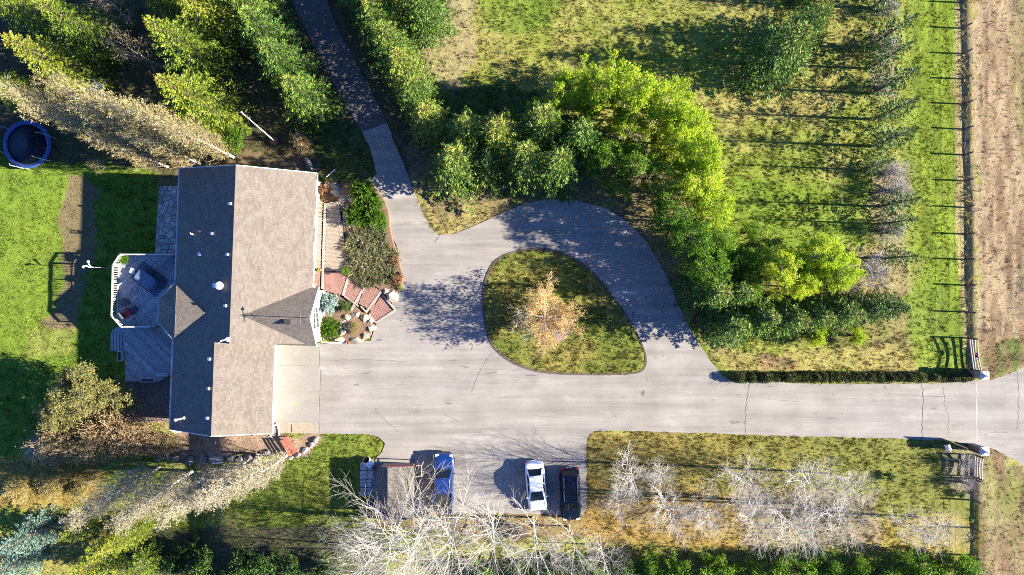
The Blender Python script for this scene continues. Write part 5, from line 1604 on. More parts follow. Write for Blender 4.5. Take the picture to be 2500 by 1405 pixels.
# ---- bottom edge thicket
for i, px in enumerate([1180, 1270, 1350, 1430, 1520, 1580, 1640, 1700, 1760, 1820, 1880, 1945, 2010, 2075, 2140, 2205, 2265, 2325]):
    plant('greensh', 'green_shrub', px, 1375 + (i * 37 % 26) - 8 + (22 if px < 1500 else 0), .85 + .1 * (i % 4), ORD[i] + ' dense green shrub from the left in the sunlit thicket along the bottom edge', 'shrub', 'green shrubs along the bottom edge')
for px, py, s, lb in [(2168, 1160, .35, 'tiny dark green shrub at the end of the long aspen shadow'), (2340, 1205, .3, 'tiny dark green shrub beside the lower right fence')]:
    plant('darksh', 'dark_shrub', px, py, s, lb, 'shrub')
plant('greybare', 'bare_shrub', 2345, 1125, .8, 'low brown bare shrub behind the lower gate pillar', 'shrub')
plant('greybare', 'bare_shrub', 2345, 1175, .7, 'low brown bare shrub below the one behind the gate pillar', 'shrub')
plant('rusty', 'brown_shrub', 1270, 1290, .5, 'rust brown shrub between the bare aspens behind the white car', 'shrub')
plant('rusty', 'brown_shrub', 1062, 1238, .45, 'rust brown shrub between the shed and the blue pickup', 'shrub')
# ---- front beds
for px, py, s, lb in [(890, 470, 1.0, 'spiky bright green plant at the top of the front bed'), (915, 520, .95, 'spiky bright green plant by the drive in the front bed'), (875, 530, .95, 'spiky bright green plant next to the boulders in the front bed')]:
    plant('juniper', 'spiky_plant', px, py, s, lb, 'plant', 'spiky bright green plants in the front bed', .25)
for px, py, s, lb in [(900, 492, 1.0, 'bright green strap leaved clump in the upper front bed'), (925, 548, .8, 'small bright green strap leaved clump in the upper front bed')]:
    plant('strap', 'strap_plant', px, py, s, lb, 'plant', None, .28)
for i, (px, py, s) in enumerate([(915, 590, .95), (880, 600, 1.0), (925, 622, .95), (950, 630, .7), (905, 638, 1.05), (880, 650, .95), (935, 660, .95), (900, 678, .75)]):
    plant('lily', 'lily_clump', px, py, s, ORD[i] + ' withering lily clump in the lower front bed, counted from its top', 'plant', 'withering lily clumps in the front bed', .28)
for px, py, lb in [(962, 640, 'russet low shrub at the drive edge of the front bed, upper one'), (970, 680, 'russet low shrub at the drive edge of the front bed, lower one')]:
    plant('russet', 'russet_shrub', px, py, .75, lb, 'shrub', None, .2)
plant('limesh', 'lime_shrub', 978, 702, .25, 'tiny lime green plant at the lower tip of the front bed', 'plant')
plant('silver', 'silver_shrub', 812, 742, 1.05, 'rounded silver blue shrub under the front gable', 'shrub', None, .2)
plant('juniper', 'green_shrub', 802, 800, .95, 'bright green shrub below the silver blue one by the gable window', 'shrub', None, .2)
plant('darksh', 'dark_shrub', 848, 745, .45, 'dark green low shrub right of the silver blue one', 'shrub', None, .2)
plant('drysh', 'dry_shrub', 870, 800, .38, 'dried plant among the boulders of the gable bed', 'plant', None, .2)
plant('russet', 'russet_shrub', 792, 468, .8, 'russet leaved plant at the top corner of the front walk', 'plant', None, .1)
put('leaves', V['strap'][0], DECKPLANT, (0, 0, .3), 0, .4)

# ---- clipped hedge along the drive
rs = np.random.RandomState(9)
a, b_ = P(1788, 919), P(2368, 922)
nl = 26000
t = rs.rand(nl); L_ = b_.x - a.x
C = np.stack([a.x + t * L_, np.full(nl, (a.y + b_.y) / 2), np.zeros(nl)], 1)
bumpy = vnoise(t * 60, t * 0, 1.0, 61); hgt = .72 + .62 * bumpy - .22 * (t > .8)
th = rs.uniform(0, math.pi, nl); rr = rs.uniform(.55, 1.0, nl)
C[:, 1] += np.cos(th) * .36 * rr * (.7 + 1.1 * vnoise(t * 60, t * 0 + 40, .8, 62)); C[:, 2] = np.sin(th) ** .7 * hgt * rr + .05
D = rs.normal(size=(nl, 3)); D[:, 2] += .8
ln = .12 * rs.uniform(.6, 1.4, nl)
ch = []
for k in range(260):
    x = a.x + rs.rand() * L_; y = (a.y + b_.y) / 2 + rs.normal() * .12
    ch.append((np.array([[x, y, 0], [x + rs.normal() * .1, y + rs.normal() * .2, .55], [x + rs.normal() * .2, y + rs.normal() * .35, 1.05]]), np.array([.014, .01, .006]), 3))
hd = thing('hedge', 'long low clipped hedge along the upper side of the drive', 'hedge', (0, 0, 0))
put('foliage', crown_mesh('foliage', ch, leaf_quads(C, D, ln, ln * .6, rs), np.clip(rs.rand(nl) * .8 + .2 * (t > .75), 0, 1), W_brown, L_hedge), hd)

# ---- fallen leaves: litter nobody could count
rs = np.random.RandomState(15)
n = 60000
x = rs.uniform(-50, 50, n); y = rs.uniform(-29, 29, n)
c_, d_ = cover(x, y, zt(x, y))
px, py = to_px(x, y, zt(x, y))
isl_ = np.hypot(px - 1340, py - 775) < 120
ok = (((d_ < .5) & (rs.rand(n) < .55)) | (isl_ & (rs.rand(n) < .6)) | (rs.rand(n) < .025)) & (px < 2330)
ok &= ~(inpoly(px, py, DRIVE) & ~inpoly(px, py, ISLAND) & (rs.rand(n) < .985)) & ~inpoly(px, py, HOUSEFP)
for pl in NOGRASS[1:]:
    ok &= ~inpoly(px, py, pl)
x, y = x[ok], y[ok]
z = np.maximum(ground_z(x, y), np.where(inpoly(px[ok], py[ok], DRIVE) & ~inpoly(px[ok], py[ok], ISLAND), .04, -9)) + .03
C = np.stack([x, y, z + rs.rand(len(x)) * .05], 1)
D = rs.normal(size=(len(x), 3)); D[:, 2] *= .25
ln = rs.uniform(.06, .14, len(x))
v, f = leaf_quads(C, D, ln, ln * .7, rs)
L_litter = leafmat('fallen_leaf', [(.10, .06, .03), (.22, .14, .07), (.36, .26, .14)], 0, .2)
thing('fallen_leaves', 'fallen brown leaves strewn under the trees and on the mulch', 'leaves', data=npmesh('fallen_leaves', v, [f], [L_litter], attrs={'tint': np.repeat(rs.rand(len(x)), 4)}), kind='stuff')
# ------------------------------------------------------------------ boulders and rocks
M_rock = mat('tan_boulder', (.20, .165, .12), (.36, .31, .245), 1.6, .9, .5, 9, rnd=.2)
M_rockd = mat('grey_boulder', (.16, .15, .14), (.27, .25, .235), 1.6, .9, .5, 9, rnd=.25)
M_rockw = mat('white_rubble', (.26, .25, .24), (.46, .45, .44), 2.5, .9, .4, 9, rnd=.35)
def rock_mesh(seed, m):
    bm = bmesh.new(); bmesh.ops.create_icosphere(bm, subdivisions=3, radius=1)
    rs = np.random.RandomState(seed)
    co = np.array([v.co for v in bm.verts])
    for _ in range(15):
        n = rs.normal(size=3); n /= np.linalg.norm(n); d = rs.uniform(.5, .82)
        k = co @ n
        co -= np.maximum(k - d, 0)[:, None] * n
    co *= 1 + .05 * (vnoise(co[:, 0] + 5 * seed, co[:, 1] + co[:, 2], .35, seed)[:, None] - .5)
    for v, c in zip(bm.verts, co): v.co = c
    me = bpy.data.meshes.new('boulder'); bm.to_mesh(me); bm.free(); me.materials.append(m)
    me.polygons.foreach_set('use_smooth', [False] * len(me.polygons))
    return me
ROCK = [rock_mesh(i + 1, M_rock) for i in range(4)]; ROCKD = [rock_mesh(i + 11, M_rockd) for i in range(4)]; ROCKW = [rock_mesh(i + 21, M_rockw) for i in range(3)]
RR = random.Random(6)
BC = {}
def boulder(px, py, sx, sy, sz, label, group, ang=None, set_=ROCK, z=0.0):
    p = P(px, py); p.z += sz * .45 + z
    k_ = 1.25 if set_ is ROCK else 1.0
    return thing('boulder', label, 'boulder', p, RR.uniform(0, 6.28) if ang is None else R(ang), group, (sx * k_, sy * k_, sz), RR.choice(set_))
for px, py, sx, sy, a in sorted([(818, 458, .65, .5, 20), (800, 455, .4, .35, 60), (785, 462, .3, .3, 0), (822, 470, .45, .4, 0), (838, 486, .55, .5, 60), (836, 505, .6, .42, 70), (852, 512, .4, .4, 0), (846, 528, .6, .5, 30),
                          (854, 548, .55, .45, 80), (840, 545, .4, .35, 0), (858, 490, .35, .3, 0)], key=lambda q: q[1]):
    n_b = BC['w'] = BC.get('w', -1) + 1
    boulder(px, py, sx, sy, .42, ORD[n_b] + ' pale tan boulder along the cobbled front walk, counted from its top', 'boulders along the front walk', a)
for px, py, sx, sy, a in [(850, 776, .5, .42, 70), (866, 770, .52, .4, 10), (893, 779, .55, .5, 40), (838, 790, .55, .35, 60), (846, 800, .45, .35, 120), (838, 812, .45, .35, 30), (833, 828, .55, .3, 5), (868, 830, .75, .32, 4), (893, 820, .5, .36, 30), (908, 800, .35, .4, 80), (905, 785, .3, .3, 0)]:
    n_b = BC['g'] = BC.get('g', -1) + 1
    boulder(px, py, sx, sy, .4, ORD[n_b] + ' pale tan boulder round the gable bed, counted anticlockwise from its top', 'boulders round the gable bed', a)
boulder(957, 722, .75, .5, .45, 'tan boulder between the last landing and the front bed', None, 110)
boulder(944, 712, .4, .35, .4, 'small dark sided boulder at the head of the last landing', None, 30)
boulder(757, 405, 1.0, .38, .45, 'elongated grey boulder off the top right corner of the house', None, -58, ROCKD)
for px, py, sx, sy, a in [(392, 1118, .5, .4, 0), (412, 1112, .45, .4, 20), (432, 1116, .5, .4, 10), (468, 1124, .55, .45, 0), (500, 1120, .6, .5, 30), (535, 1124, 1.05, .5, -8), (568, 1118, .5, .42, 10), (588, 1122, .45, .4, 0), (610, 1118, .6, .45, 5), (623, 1127, .4, .35, 0), (635, 1112, .55, .4, 0), (655, 1106, .45, .35, 20)]:
    n_b = BC['d'] = BC.get('d', -1) + 1
    boulder(px, py, sx, sy, .42, ORD[n_b] + ' dark grey boulder from the left in the shaded row below the house end', 'boulders below the house end', a, ROCKD)
for px, py, sx, sy, a in [(773, 1073, .36, .28, 50), (762, 1087, .34, .26, 40), (746, 1100, .5, .28, 30), (728, 1112, .42, .24, 25), (713, 1117, .3, .22, 10)]:
    n_b = BC['b'] = BC.get('b', -1) + 1
    boulder(px, py, sx, sy, .25, ORD[n_b] + ' whitish stone from the top in the curved border by the red bench', 'white border stones by the bench', a, ROCKW)
def rubble(name, label, spots):
    t = thing(name, label, 'rock pile', P(*spots[0][:2]))
    for px, py, s in spots:
        p = P(px, py) - t.location
        put('stone', RR.choice(ROCKW if RR.random() < .75 else ROCKD), t, (p.x, p.y, s * .35), RR.uniform(0, 6.28), (s, s * RR.uniform(.6, 1), s * .7))
r5 = random.Random(12)
rubble('rock_pile', 'scattered white rubble in the ditch at the right edge above the drive', [(2462 + r5.gauss(0, 1) * 9 + k * .35, 790 + k * .7 + r5.gauss(0, 7), r5.uniform(.05, .17)) for k in range(70)])
rubble('rock_pile', 'ring of white and dark rubble in the ditch below the drive', [(2484 + r5.uniform(.4, 1.25) * 22 * math.cos(k), 1236 + r5.uniform(.4, 1.2) * 30 * math.sin(k), r5.uniform(.05, .18)) for k in np.linspace(0, 37, 95)])

# ------------------------------------------------------------------ vehicles
M_tyre = mat('tyre_rubber', (.018, .018, .018), (.03, .03, .03), 20, .85)
M_rim = mat('alloy_rim', (.45, .45, .46), None, rough=.3, metal=.8)
M_cglass = mat('car_glass', (.008, .012, .016), None, rough=.06, spec=.3)
M_lamp = mat('lamp_lens', (.65, .66, .68), None, rough=.1, spec=.7)
M_red_l = mat('tail_lens', (.35, .01, .01), None, rough=.15)
M_plastic = mat('black_plastic', (.02, .02, .02), None, rough=.6)
def paint(name, c): return mat(name, c, None, rough=.28, spec=.5, coat=1.0)

def vehicle(label, loc, rz, P_, st, hood_z, belt, roof_z, gy, gw, glass, wheels, wr, width, kind, name, group=None):
    """st: stations (y, half width, top z); gy: (rear base, rear top, front top, front base); gw: half widths base/top"""
    t = thing(name, label, kind, loc, rz, group)
    rows = []
    for y, w, z in st:
        half = [(0, z), (w * .45, z - .006), (w * .78, z - .03), (w * .93, z - .075), (w * .985, z - .16), (w, (z + .45) / 2), (w * .99, .5), (w * .965, .34), (w * .86, .24)]
        rows.append([(x, y, zz) for x, zz in half] + [(-x, y, zz) for x, zz in half[:0:-1]])
    mb = MB(); mb.grid(rows, close=True)
    n = len(rows[0])
    mb.add(rows[0], [tuple(range(n))]); mb.add(rows[-1], [tuple(range(n - 1, -1, -1))])
    body = put('body', mb.mesh('body', P_, True), t)
    bm = bmesh.new(); bm.from_mesh(body.data); bmesh.ops.remove_doubles(bm, verts=bm.verts, dist=.0005); bmesh.ops.recalc_face_normals(bm, faces=bm.faces)
    bm.to_mesh(body.data); bm.free()
    md = body.modifiers.new('sub', 'SUBSURF'); md.levels = md.render_levels = 1
    # cabin: pillars and roof in body colour, glass set in
    rb, rt, ft, fb = gy; wb, wt = gw
    def ring(f, k=0.0):
        y0, y1 = rb + (rt - rb) * f, fb + (ft - fb) * f
        w = wb + (wt - wb) * f; z = belt + (roof_z - .03 - belt) * f
        return y0, y1, w, z
    mb = MB()
    rr_ = []
    for f in (-.1, .0, .5, .94, 1.0):
        y0, y1, w, z = ring(f)
        if f == 1.0: y0 += .05; y1 -= .05; w -= .05; z += .02
        c = .10
        rr_.append([(-w + c, y0, z), (w - c, y0, z), (w, y0 + c * 1.4, z), (w, (y0 + y1) / 2, z), (w, y1 - c * 1.4, z), (w - c, y1, z), (-w + c, y1, z), (-w, y1 - c * 1.4, z), (-w, (y0 + y1) / 2, z), (-w, y0 + c * 1.4, z)])
    mb.grid(rr_, close=True)
    y0, y1, w, z = ring(1.0)
    rw = []
    for k in range(6):
        yy = y0 + .05 + (y1 - y0 - .1) * k / 5
        bow = .03 * (1 - (2 * k / 5 - 1) ** 2)
        rw.append([((w - .05) * s, yy, z + .02 + bow + .025 * (1 - s * s)) for s in (-1, -.6, 0, .6, 1)])
    mb.grid(rw)
    put('cabin', mb.mesh('cabin', P_, True), t)
    def pane(nm_, q):
        mb = MB(); mb.add(q, [(0, 1, 2, 3)])
        me = mb.mesh(nm_, M_cglass)
        o = put(nm_, me, t); sm = o.modifiers.new('solid', 'SOLIDIFY'); sm.thickness = .012; sm.offset = 0
        return o
    a0, a1 = ring(.06), ring(.92)
    e = .012
    def q_front(y_i, sgn):
        return [(-(a0[2] - .10), a0[y_i] + sgn * e, a0[3]), ((a0[2] - .10), a0[y_i] + sgn * e, a0[3]), ((a1[2] - .09), a1[y_i] + sgn * e, a1[3]), (-(a1[2] - .09), a1[y_i] + sgn * e, a1[3])]
    pane('windshield', q_front(1, 1)); 
    if glass.get('rear', True): pane('rear_window', q_front(0, -1))
    b0, b1 = ring(.1), ring(.88)
    for s in (-1, 1):
        cuts = glass['side']
        for u0, u1 in cuts:
            def yy(rg, u): return rg[0] + .16 + (rg[1] - rg[0] - .32) * u
            pane('side_window', [(s * (b0[2] + e), yy(b0, u0), b0[3]), (s * (b0[2] + e), yy(b0, u1), b0[3]), (s * (b1[2] + e), yy(b1, u1), b1[3]), (s * (b1[2] + e), yy(b1, u0), b1[3])])
    for wy in wheels:
        for s in (-1, 1):
            mb = MB(); mb.lathe((0, 0, -.11), [(wr * .62, 0), (wr * .93, .0), (wr, .04), (wr, .18), (wr * .93, .22), (wr * .62, .22)], 20)
            ty = put('tyre', mb.mesh('tyre', M_tyre, True), t, (s * (width / 2 - .11), wy, wr), (0, R(90), 0))
            mb = MB(); mb.lathe((0, 0, -.09), [(wr * .61, 0), (wr * .61, .18), (wr * .2, .2), (.02, .2)], 16)
            put('rim', mb.mesh('rim', M_rim), ty)
    for s in (-1, 1):
        mb = MB(); mb.box((s * (wb + .13), fb - .38, belt + .07), (.2, .1, .13)); bevel(put('mirror', mb.mesh('mirror', P_), t), .03)
        y_, w_, z_ = st[-2]
        mb = MB(); mb.box((s * w_ * .74, y_ - .02, z_ - .10), (.34, .26, .10)); bevel(put('headlight', mb.mesh('headlight', M_lamp), t), .04)
        y_, w_, z_ = st[1]
        mb = MB(); mb.box((s * w_ * .8, y_ + .03, z_ - .12), (.26, .16, .12)); bevel(put('tail_light', mb.mesh('tail_light', M_red_l), t), .03)
    mb = MB(); mb.box((0, st[-1][0] - .0, .45), (1.1, .06, .16)); put('grille', mb.mesh('grille', M_plastic), t)
    mb = MB(); mb.box((0, st[0][0] - .0, .55), (.52, .03, .13)); put('number_plate', mb.mesh('number_plate', M_white), t)
    # shut lines of bonnet
    for s in (-1, 1):
        mb = MB(); mb.tube([(s * wb * .86, fb + .05, hood_z + .035), (s * wb * .8, st[-2][0] - .12, st[-2][2] + .012)], .008, 4); put('bonnet_seam', mb.mesh('bonnet_seam', M_plastic), t)
    mb = MB(); mb.box((-.3, fb - .02, belt + .05), (.65, .015, .015), .12); mb.box((.35, fb - .02, belt + .05), (.6, .015, .015), .12); put('wiper', mb.mesh('wiper', M_plastic), t)
    return t

PW = paint('white_car_paint', (.70, .72, .75)); PB = paint('blue_car_paint', (.005, .024, .125)); PK = paint('black_car_paint', (.005, .010, .024)); PK.node_tree.nodes['Principled BSDF'].inputs['Coat Weight'].default_value = .12; PK.node_tree.nodes['Principled BSDF'].inputs['Specular IOR Level'].default_value = .08
sed = [(-2.36, .66, .58), (-2.30, .80, .86), (-2.1, .86, 1.0), (-1.6, .90, 1.03), (-.9, .91, 1.0), (0, .91, .98), (.9, .91, .97), (1.35, .91, .95), (1.85, .88, .87), (2.18, .80, .76), (2.34, .60, .55)]
def carspot(px, py, h=.8): return tuple(xy(PZ(px, py, h))) + (.04,)
white = vehicle('white saloon car parked between the blue pickup and the black car', carspot(1309, 1188), R(180 + 5), PW, sed, .93, .97, 1.45, (-1.72, -1.08, .22, 1.28), (.78, .60),
                dict(side=[(.0, .46), (.5, 1.0)]), (-1.42, 1.42), .32, 1.82, 'car', 'parked_car', 'vehicles on the parking area')
suv = [(-2.42, .74, .62), (-2.38, .86, .98), (-2.2, .92, 1.06), (-1.5, .945, 1.08), (-.6, .95, 1.07), (.3, .95, 1.06), (1.1, .95, 1.06), (1.45, .94, 1.04), (1.95, .91, .98), (2.3, .82, .86), (2.44, .62, .62)]
black = vehicle('black estate car with roof rails at the right end of the parking area', carspot(1392, 1207), R(180 + 2), PK, suv, 1.03, 1.05, 1.68, (-2.26, -1.95, .55, 1.42), (.84, .66),
                dict(side=[(.0, .26), (.29, .62), (.65, 1.0)]), (-1.45, 1.5), .36, 1.9, 'car', 'parked_car', 'vehicles on the parking area')
for s in (-1, 1):
    mb = MB(); mb.tube([(s * .62, -1.8, 1.69), (s * .62, -1.7, 1.76), (s * .62, .3, 1.76), (s * .62, .4, 1.69)], .02, 6); put('roof_rail', mb.mesh('roof_rail', M_rim), black)
mb = MB(); mb.box((0, -.35, 1.728), (.95, 1.1, .02)); put('sunroof', mb.mesh('sunroof', M_cglass), black)
trk = [(-2.72, .86, 1.02), (-2.68, .93, 1.12), (-2.4, .96, 1.14), (-1.4, .97, 1.14), (-.8, .97, 1.14), (.2, .97, 1.13), (1.0, .97, 1.13), (1.35, .97, 1.13), (1.95, .955, 1.11), (2.5, .88, 1.02), (2.72, .70, .78)]
truck = vehicle('blue pickup truck parked nose up the picture beside the shed', carspot(1082, 1178, .9), R(-2), PB, trk, 1.11, 1.13, 1.83, (-.92, -.75, .55, 1.32), (.88, .70),
                dict(side=[(.0, .42), (.46, 1.0)]), (-1.75, 1.75), .39, 1.94, 'pickup truck', 'pickup_truck', 'vehicles on the parking area')
mb = MB(); mb.box((0, -1.82, 1.135), (1.45, 1.55, .03)); put('bed_liner', mb.mesh('bed_liner', M_plastic), truck)
for s in (-1, 1):
    mb = MB(); mb.box((s * .86, -1.82, 1.17), (.12, 1.7, .08)); bevel(put('bed_rail', mb.mesh('bed_rail', PB), truck), .02)
mb = MB(); mb.box((0, -2.66, 1.16), (1.7, .08, .07)); bevel(put('tailgate', mb.mesh('tailgate', PB), truck), .02)

# ------------------------------------------------------------------ shed and what stands by it
M_shedw = mat('shed_boards', (.20, .17, .14), (.30, .26, .22), 3, .9, .3, 12, stretch=(5, 1, .3))
M_shedr = mat('shed_roof_sheet', (.08, .07, .06), (.155, .135, .115), 2.6, .85, .3, 10, stretch=(1, .25, 1))
M_redtrim = mat('red_trim', (.24, .03, .03), (.30, .045, .04), 5, .6)
s0, s1 = PZ(922, 1138, 2.05), PZ(1030, 1268, 2.05)
shed = thing('garden_shed', 'small weathered shed with a red front eave beside the blue pickup', 'shed', ((s0.x + s1.x) / 2, (s0.y + s1.y) / 2, 0.02))
sw, sl = (s1.x - s0.x), (s0.y - s1.y)
mb = MB()
ru = -sw / 2 + 1.0
sec = [(-sw / 2 + .2, 0), (sw / 2 - .95, 0), (sw / 2 - .95, 1.92), (ru, 2.45), (-sw / 2 + .2, 2.05)]
vs = [(u, -sl / 2 + .25, z) for u, z in sec] + [(u, sl / 2 - .25, z) for u, z in sec]
mb.add(vs, [(4, 3, 2, 1, 0), (5, 6, 7, 8, 9)] + [(i, i + 5, (i + 1) % 5 + 5, (i + 1) % 5) for i in range(5)])
put('wall', mb.mesh('wall', M_shedw), shed)
npl = 16
for k in range(npl):      # corrugated sheets, two slopes
    v0 = -sl / 2 + sl * k / npl; v1 = v0 + sl / npl - .012
    for ua, za, ub, zb in ((-sw / 2, 2.05, ru, 2.56), (ru, 2.56, sw / 2 - .7, 2.02)):
        mb = MB(); z_ = (k % 2) * .012
        mb.add([(ua, v0, za + z_), (ub, v0, zb + z_), (ub, v1, zb + z_), (ua, v1, za + z_), (ua, v0, za + z_ - .04), (ub, v0, zb + z_ - .04), (ub, v1, zb + z_ - .04), (ua, v1, za + z_ - .04)],
               [(0, 1, 2, 3), (7, 6, 5, 4), (0, 4, 5, 1), (1, 5, 6, 2), (2, 6, 7, 3), (3, 7, 4, 0)])
        put('roof_board', mb.mesh('roof_board', M_shedr), shed)
mb = MB(); mb.box((.1, sl / 2 + .05, 2.2), (sw - 1.2, .05, .2)); put('fascia', mb.mesh('fascia', M_redtrim), shed)
for a, b_ in (((sw / 2 - .68, sl / 2, 2.0), (sw / 2 - .05, sl / 2, 1.9)), ((sw / 2 - .68, sl / 2 - 1.0, 2.0), (sw / 2 - .05, sl / 2 - 1.0, 1.9)), ((sw / 2 - .05, sl / 2, 1.9), (sw / 2 - .05, sl / 2 - 1.0, 1.9)), ((sw / 2 - .05, sl / 2, 0), (sw / 2 - .05, sl / 2, 1.9)), ((sw / 2 - .05, sl / 2 - 1., 0), (sw / 2 - .05, sl / 2 - 1., 1.9))):
    mb = MB(); mb.tube([a, b_], .045, 6); put('frame_post', mb.mesh('frame_post', M_shedw), shed)
M_slab = mat('grey_paving_slab', (.27, .27, .27), (.37, .37, .36), 2, .9, .2, 12, rnd=.2)
st = thing('stepping_slabs', 'two columns of grey slabs laid on the grass left of the shed', 'paving', P(897, 1170))
for j in range(4):
    for i in range(2):
        p = P(888 + i * 17, 1139 + j * 20.5) - st.location
        mb = MB(); mb.box((0, 0, .03), (.62 if not (i == 1 and j > 1) else .42, .74, .1)); bevel(put('slab', mb.mesh('slab', M_slab), st, (p.x - (.1 if i == 1 and j > 1 else 0), p.y, .04), R(RR.uniform(-3, 3))), .05)
M_rusty = mat('rusty_inside', (.10, .05, .03), (.16, .09, .055), 5, .8)
t = thing('tipped_drum', 'white drum lying open with rusty inside above the grey slabs', 'drum', P(902, 1127) + Vector((0, 0, .36)), R(32))
prof = [(.36, -.45), (.37, 0), (.37, .38), (.33, .42), (.32, .38), (.32, -.40)]
vs = []; rows = []
for r_, z in [(.02, -.46), (.34, -.46), (.37, -.42), (.37, .42), (.33, .43), (.32, .40), (.31, -.38), (.02, -.39)]:
    rows.append([(r_ * math.cos(2 * math.pi * k / 20), r_ * math.sin(2 * math.pi * k / 20), z) for k in range(20)])
mb = MB(); mb.grid(rows[:5], close=True); mb.grid(rows[4:], mi=1, close=True)
put('shell', mb.mesh('shell', [M_white, M_rusty], True), t, (0, 0, 0), (R(-48), 0, R(0)))
M_pot = mat('brown_pot_glaze', (.12, .06, .04), (.17, .09, .06), 4, .6); M_bluedrum = mat('dark_blue_plastic', (.02, .035, .08), (.03, .05, .11), 5, .5)
def barrel(name, px, py, r, h, m, label, cat, open_=True):
    t = thing(name, label, cat, P(px, py) + Vector((0, 0, .02)))
    mb = MB()
    prof = [(r * .8, 0), (r, h * .5), (r * .95, h), (r * .84, h), (r * .8, h - .08)] if open_ else [(r * .85, 0), (r, h * .15), (r, h * .9), (r * .9, h), (r * .1, h + .01)]
    mb.lathe((0, 0, 0), prof, 18); put('body', mb.mesh('body', m, True), t)
    if open_:
        mb = MB(); mb.lathe((0, 0, h - .12), [(r * .8, 0), (r * .1, .02)], 14); put('soil', mb.mesh('soil', M_soil), t)
    return t
barrel('flower_pot', 917, 1139, .24, .5, M_pot, 'brown pot at the upper left corner of the shed', 'pot')
barrel('barrel', 907, 1226, .28, .75, M_bluedrum, 'dark blue barrel beside the shed wall', 'barrel', False)
barrel('barrel', 910, 1252, .28, .7, M_plastic, 'black open barrel below the dark blue one beside the shed', 'barrel')
M_terra = mat('terracotta', (.30, .10, .06), (.38, .14, .085), 4, .8)
t = barrel('flower_pot', 851, 664, .2, .85, M_terra, 'tall terracotta pot at the top of the red brick landings', 'pot'); t.location.z = .4
put('leaves', V['strap'][1], t, (0, 0, .8), 0, .3)
t = barrel('flower_pot', 787, 660, .16, .45, M_terra, 'pot of yellow flowers by the timber edge at the front door', 'pot'); t.location.z = .7
put('flowers', V['limesh'][0][1], t, (0, 0, .4), 0, .14)
barrel('flower_pot', 850, 837, .16, .35, M_terra, 'small terracotta pot at the end of the white edging', 'pot')
mb = MB(); mb.box((0, 0, .015), (.55, 1.0, .03))
thing('doormat', 'brown doormat on the brick step under the front eave', 'doormat', PZ(766, 686, .68), R(-2), data=mb.mesh('doormat', mat('coir', (.20, .15, .11), (.27, .21, .16), 30, 1)))

# ------------------------------------------------------------------ red bench
M_redwood = mat('red_stained_wood', (.27, .075, .055), (.35, .115, .085), 4, .7, .2, 10, stretch=(.4, 5, 1))
bn = thing('garden_bench', 'red slatted bench standing on the gravel at the lower garage corner', 'bench', P(707, 1088) + Vector((0, 0, .02)), R(-57))
mb = MB(); mb.box((0, 0, 0), (1.75, .13, .035)); sl_ = mb.mesh('slat', M_redwood)
for k in range(3): bevel(put('slat', sl_, bn, (0, .06 + k * .155, .45)), .01)
for k in range(3): bevel(put('back_slat', sl_, bn, (0, -.10 - k * .035, .55 + k * .14), (R(76), 0, 0)), .01)
for sx in (-.75, .75):
    mb = MB(); mb.box((0, 0, .22), (.07, .07, .44)); put('leg', mb.mesh('leg', M_redwood), bn, (sx, .38, 0))
    mb = MB(); mb.box((0, 0, .45), (.07, .07, .9)); put('leg', mb.mesh('leg', M_redwood), bn, (sx, -.13, 0))
    mb = MB(); mb.box((0, .12, .62), (.08, .55, .04)); put('armrest', mb.mesh('armrest', M_redwood), bn, (sx, 0, 0))

# ------------------------------------------------------------------ picnic table under the trees, flagpole, rod, trampoline
pt = thing('picnic_table', 'grey plank picnic table in shade above the columnar poplars', 'picnic table', P(240, 216), R(-6))
mb = MB(); mb.box((0, 0, .73), (1.9, .15, .04)); pl = mb.mesh('plank', M_board)
for k in range(5): put('plank', pl, pt, (0, -.34 + k * .17, 0))
mb = MB(); mb.box((0, 0, .43), (1.9, .26, .04)); sb = mb.mesh('seat', M_board)
for s in (-.75, .75): put('seat', sb, pt, (0, s, 0))
for sx in (-.7, .7):
    mb = MB(); mb.box((0, 0, .40), (.08, 1.5, .06)); mb.tube([(0, -.6, 0), (0, -.25, .71)], .045, 4); mb.tube([(0, .6, 0), (0, .25, .71)], .045, 4); put('leg_frame', mb.mesh('leg_frame', M_board), pt, (sx, 0, 0))
b0 = P(671, 346)
fp = thing('flagpole', 'white flagpole without a flag standing in shade above the house', 'flagpole', b0)
tip = PZ(590, 275, 8.4) - b0
mb = MB(); mb.tube([(0, 0, 0), tip * .5, tip], [.05, .04, .028], 8); put('pole', mb.mesh('pole', M_white), fp)
mb = MB(); mb.lathe(tuple(tip), [(.04, 0), (.08, .05), (.06, .12), (.01, .15)], 10); put('finial', mb.mesh('finial', M_galv), fp)
mb = MB(); mb.tube([(.12, .05, .9), tip * .62 + Vector((.06, .0, 0))], .012, 4); put('halyard', mb.mesh('halyard', M_white), fp)
mb = MB(); mb.lathe((0, 0, 0), [(.45, 0), (.42, .28), (.30, .32), (.08, .33)], 12); put('base', mb.mesh('base', M_pot), fp)
a, b_ = P(798, 433), P(819, 415)
t = thing('white_rod', 'thin white rod lying on the grass at the top corner of the house', 'rod', a + Vector((0, 0, .12)))
mb = MB(); mb.tube([(0, 0, 0), (b_ - a)], .045, 6); put('rod', mb.mesh('rod', M_white), t)
TR = 2.22
tc_ = PZ(66, 353, -1.8 + .85); tc_.z = -1.8
M_pad = mat('blue_pad_vinyl', (.024, .06, .20), (.045, .10, .30), 2.5, .45, .3, 6)
M_mat = mat('trampoline_mat', (.010, .014, .03), None, rough=.6)
tp = thing('trampoline', 'round trampoline with a blue padded rim and netting beside the left lawn', 'trampoline', tc_)
rows = []
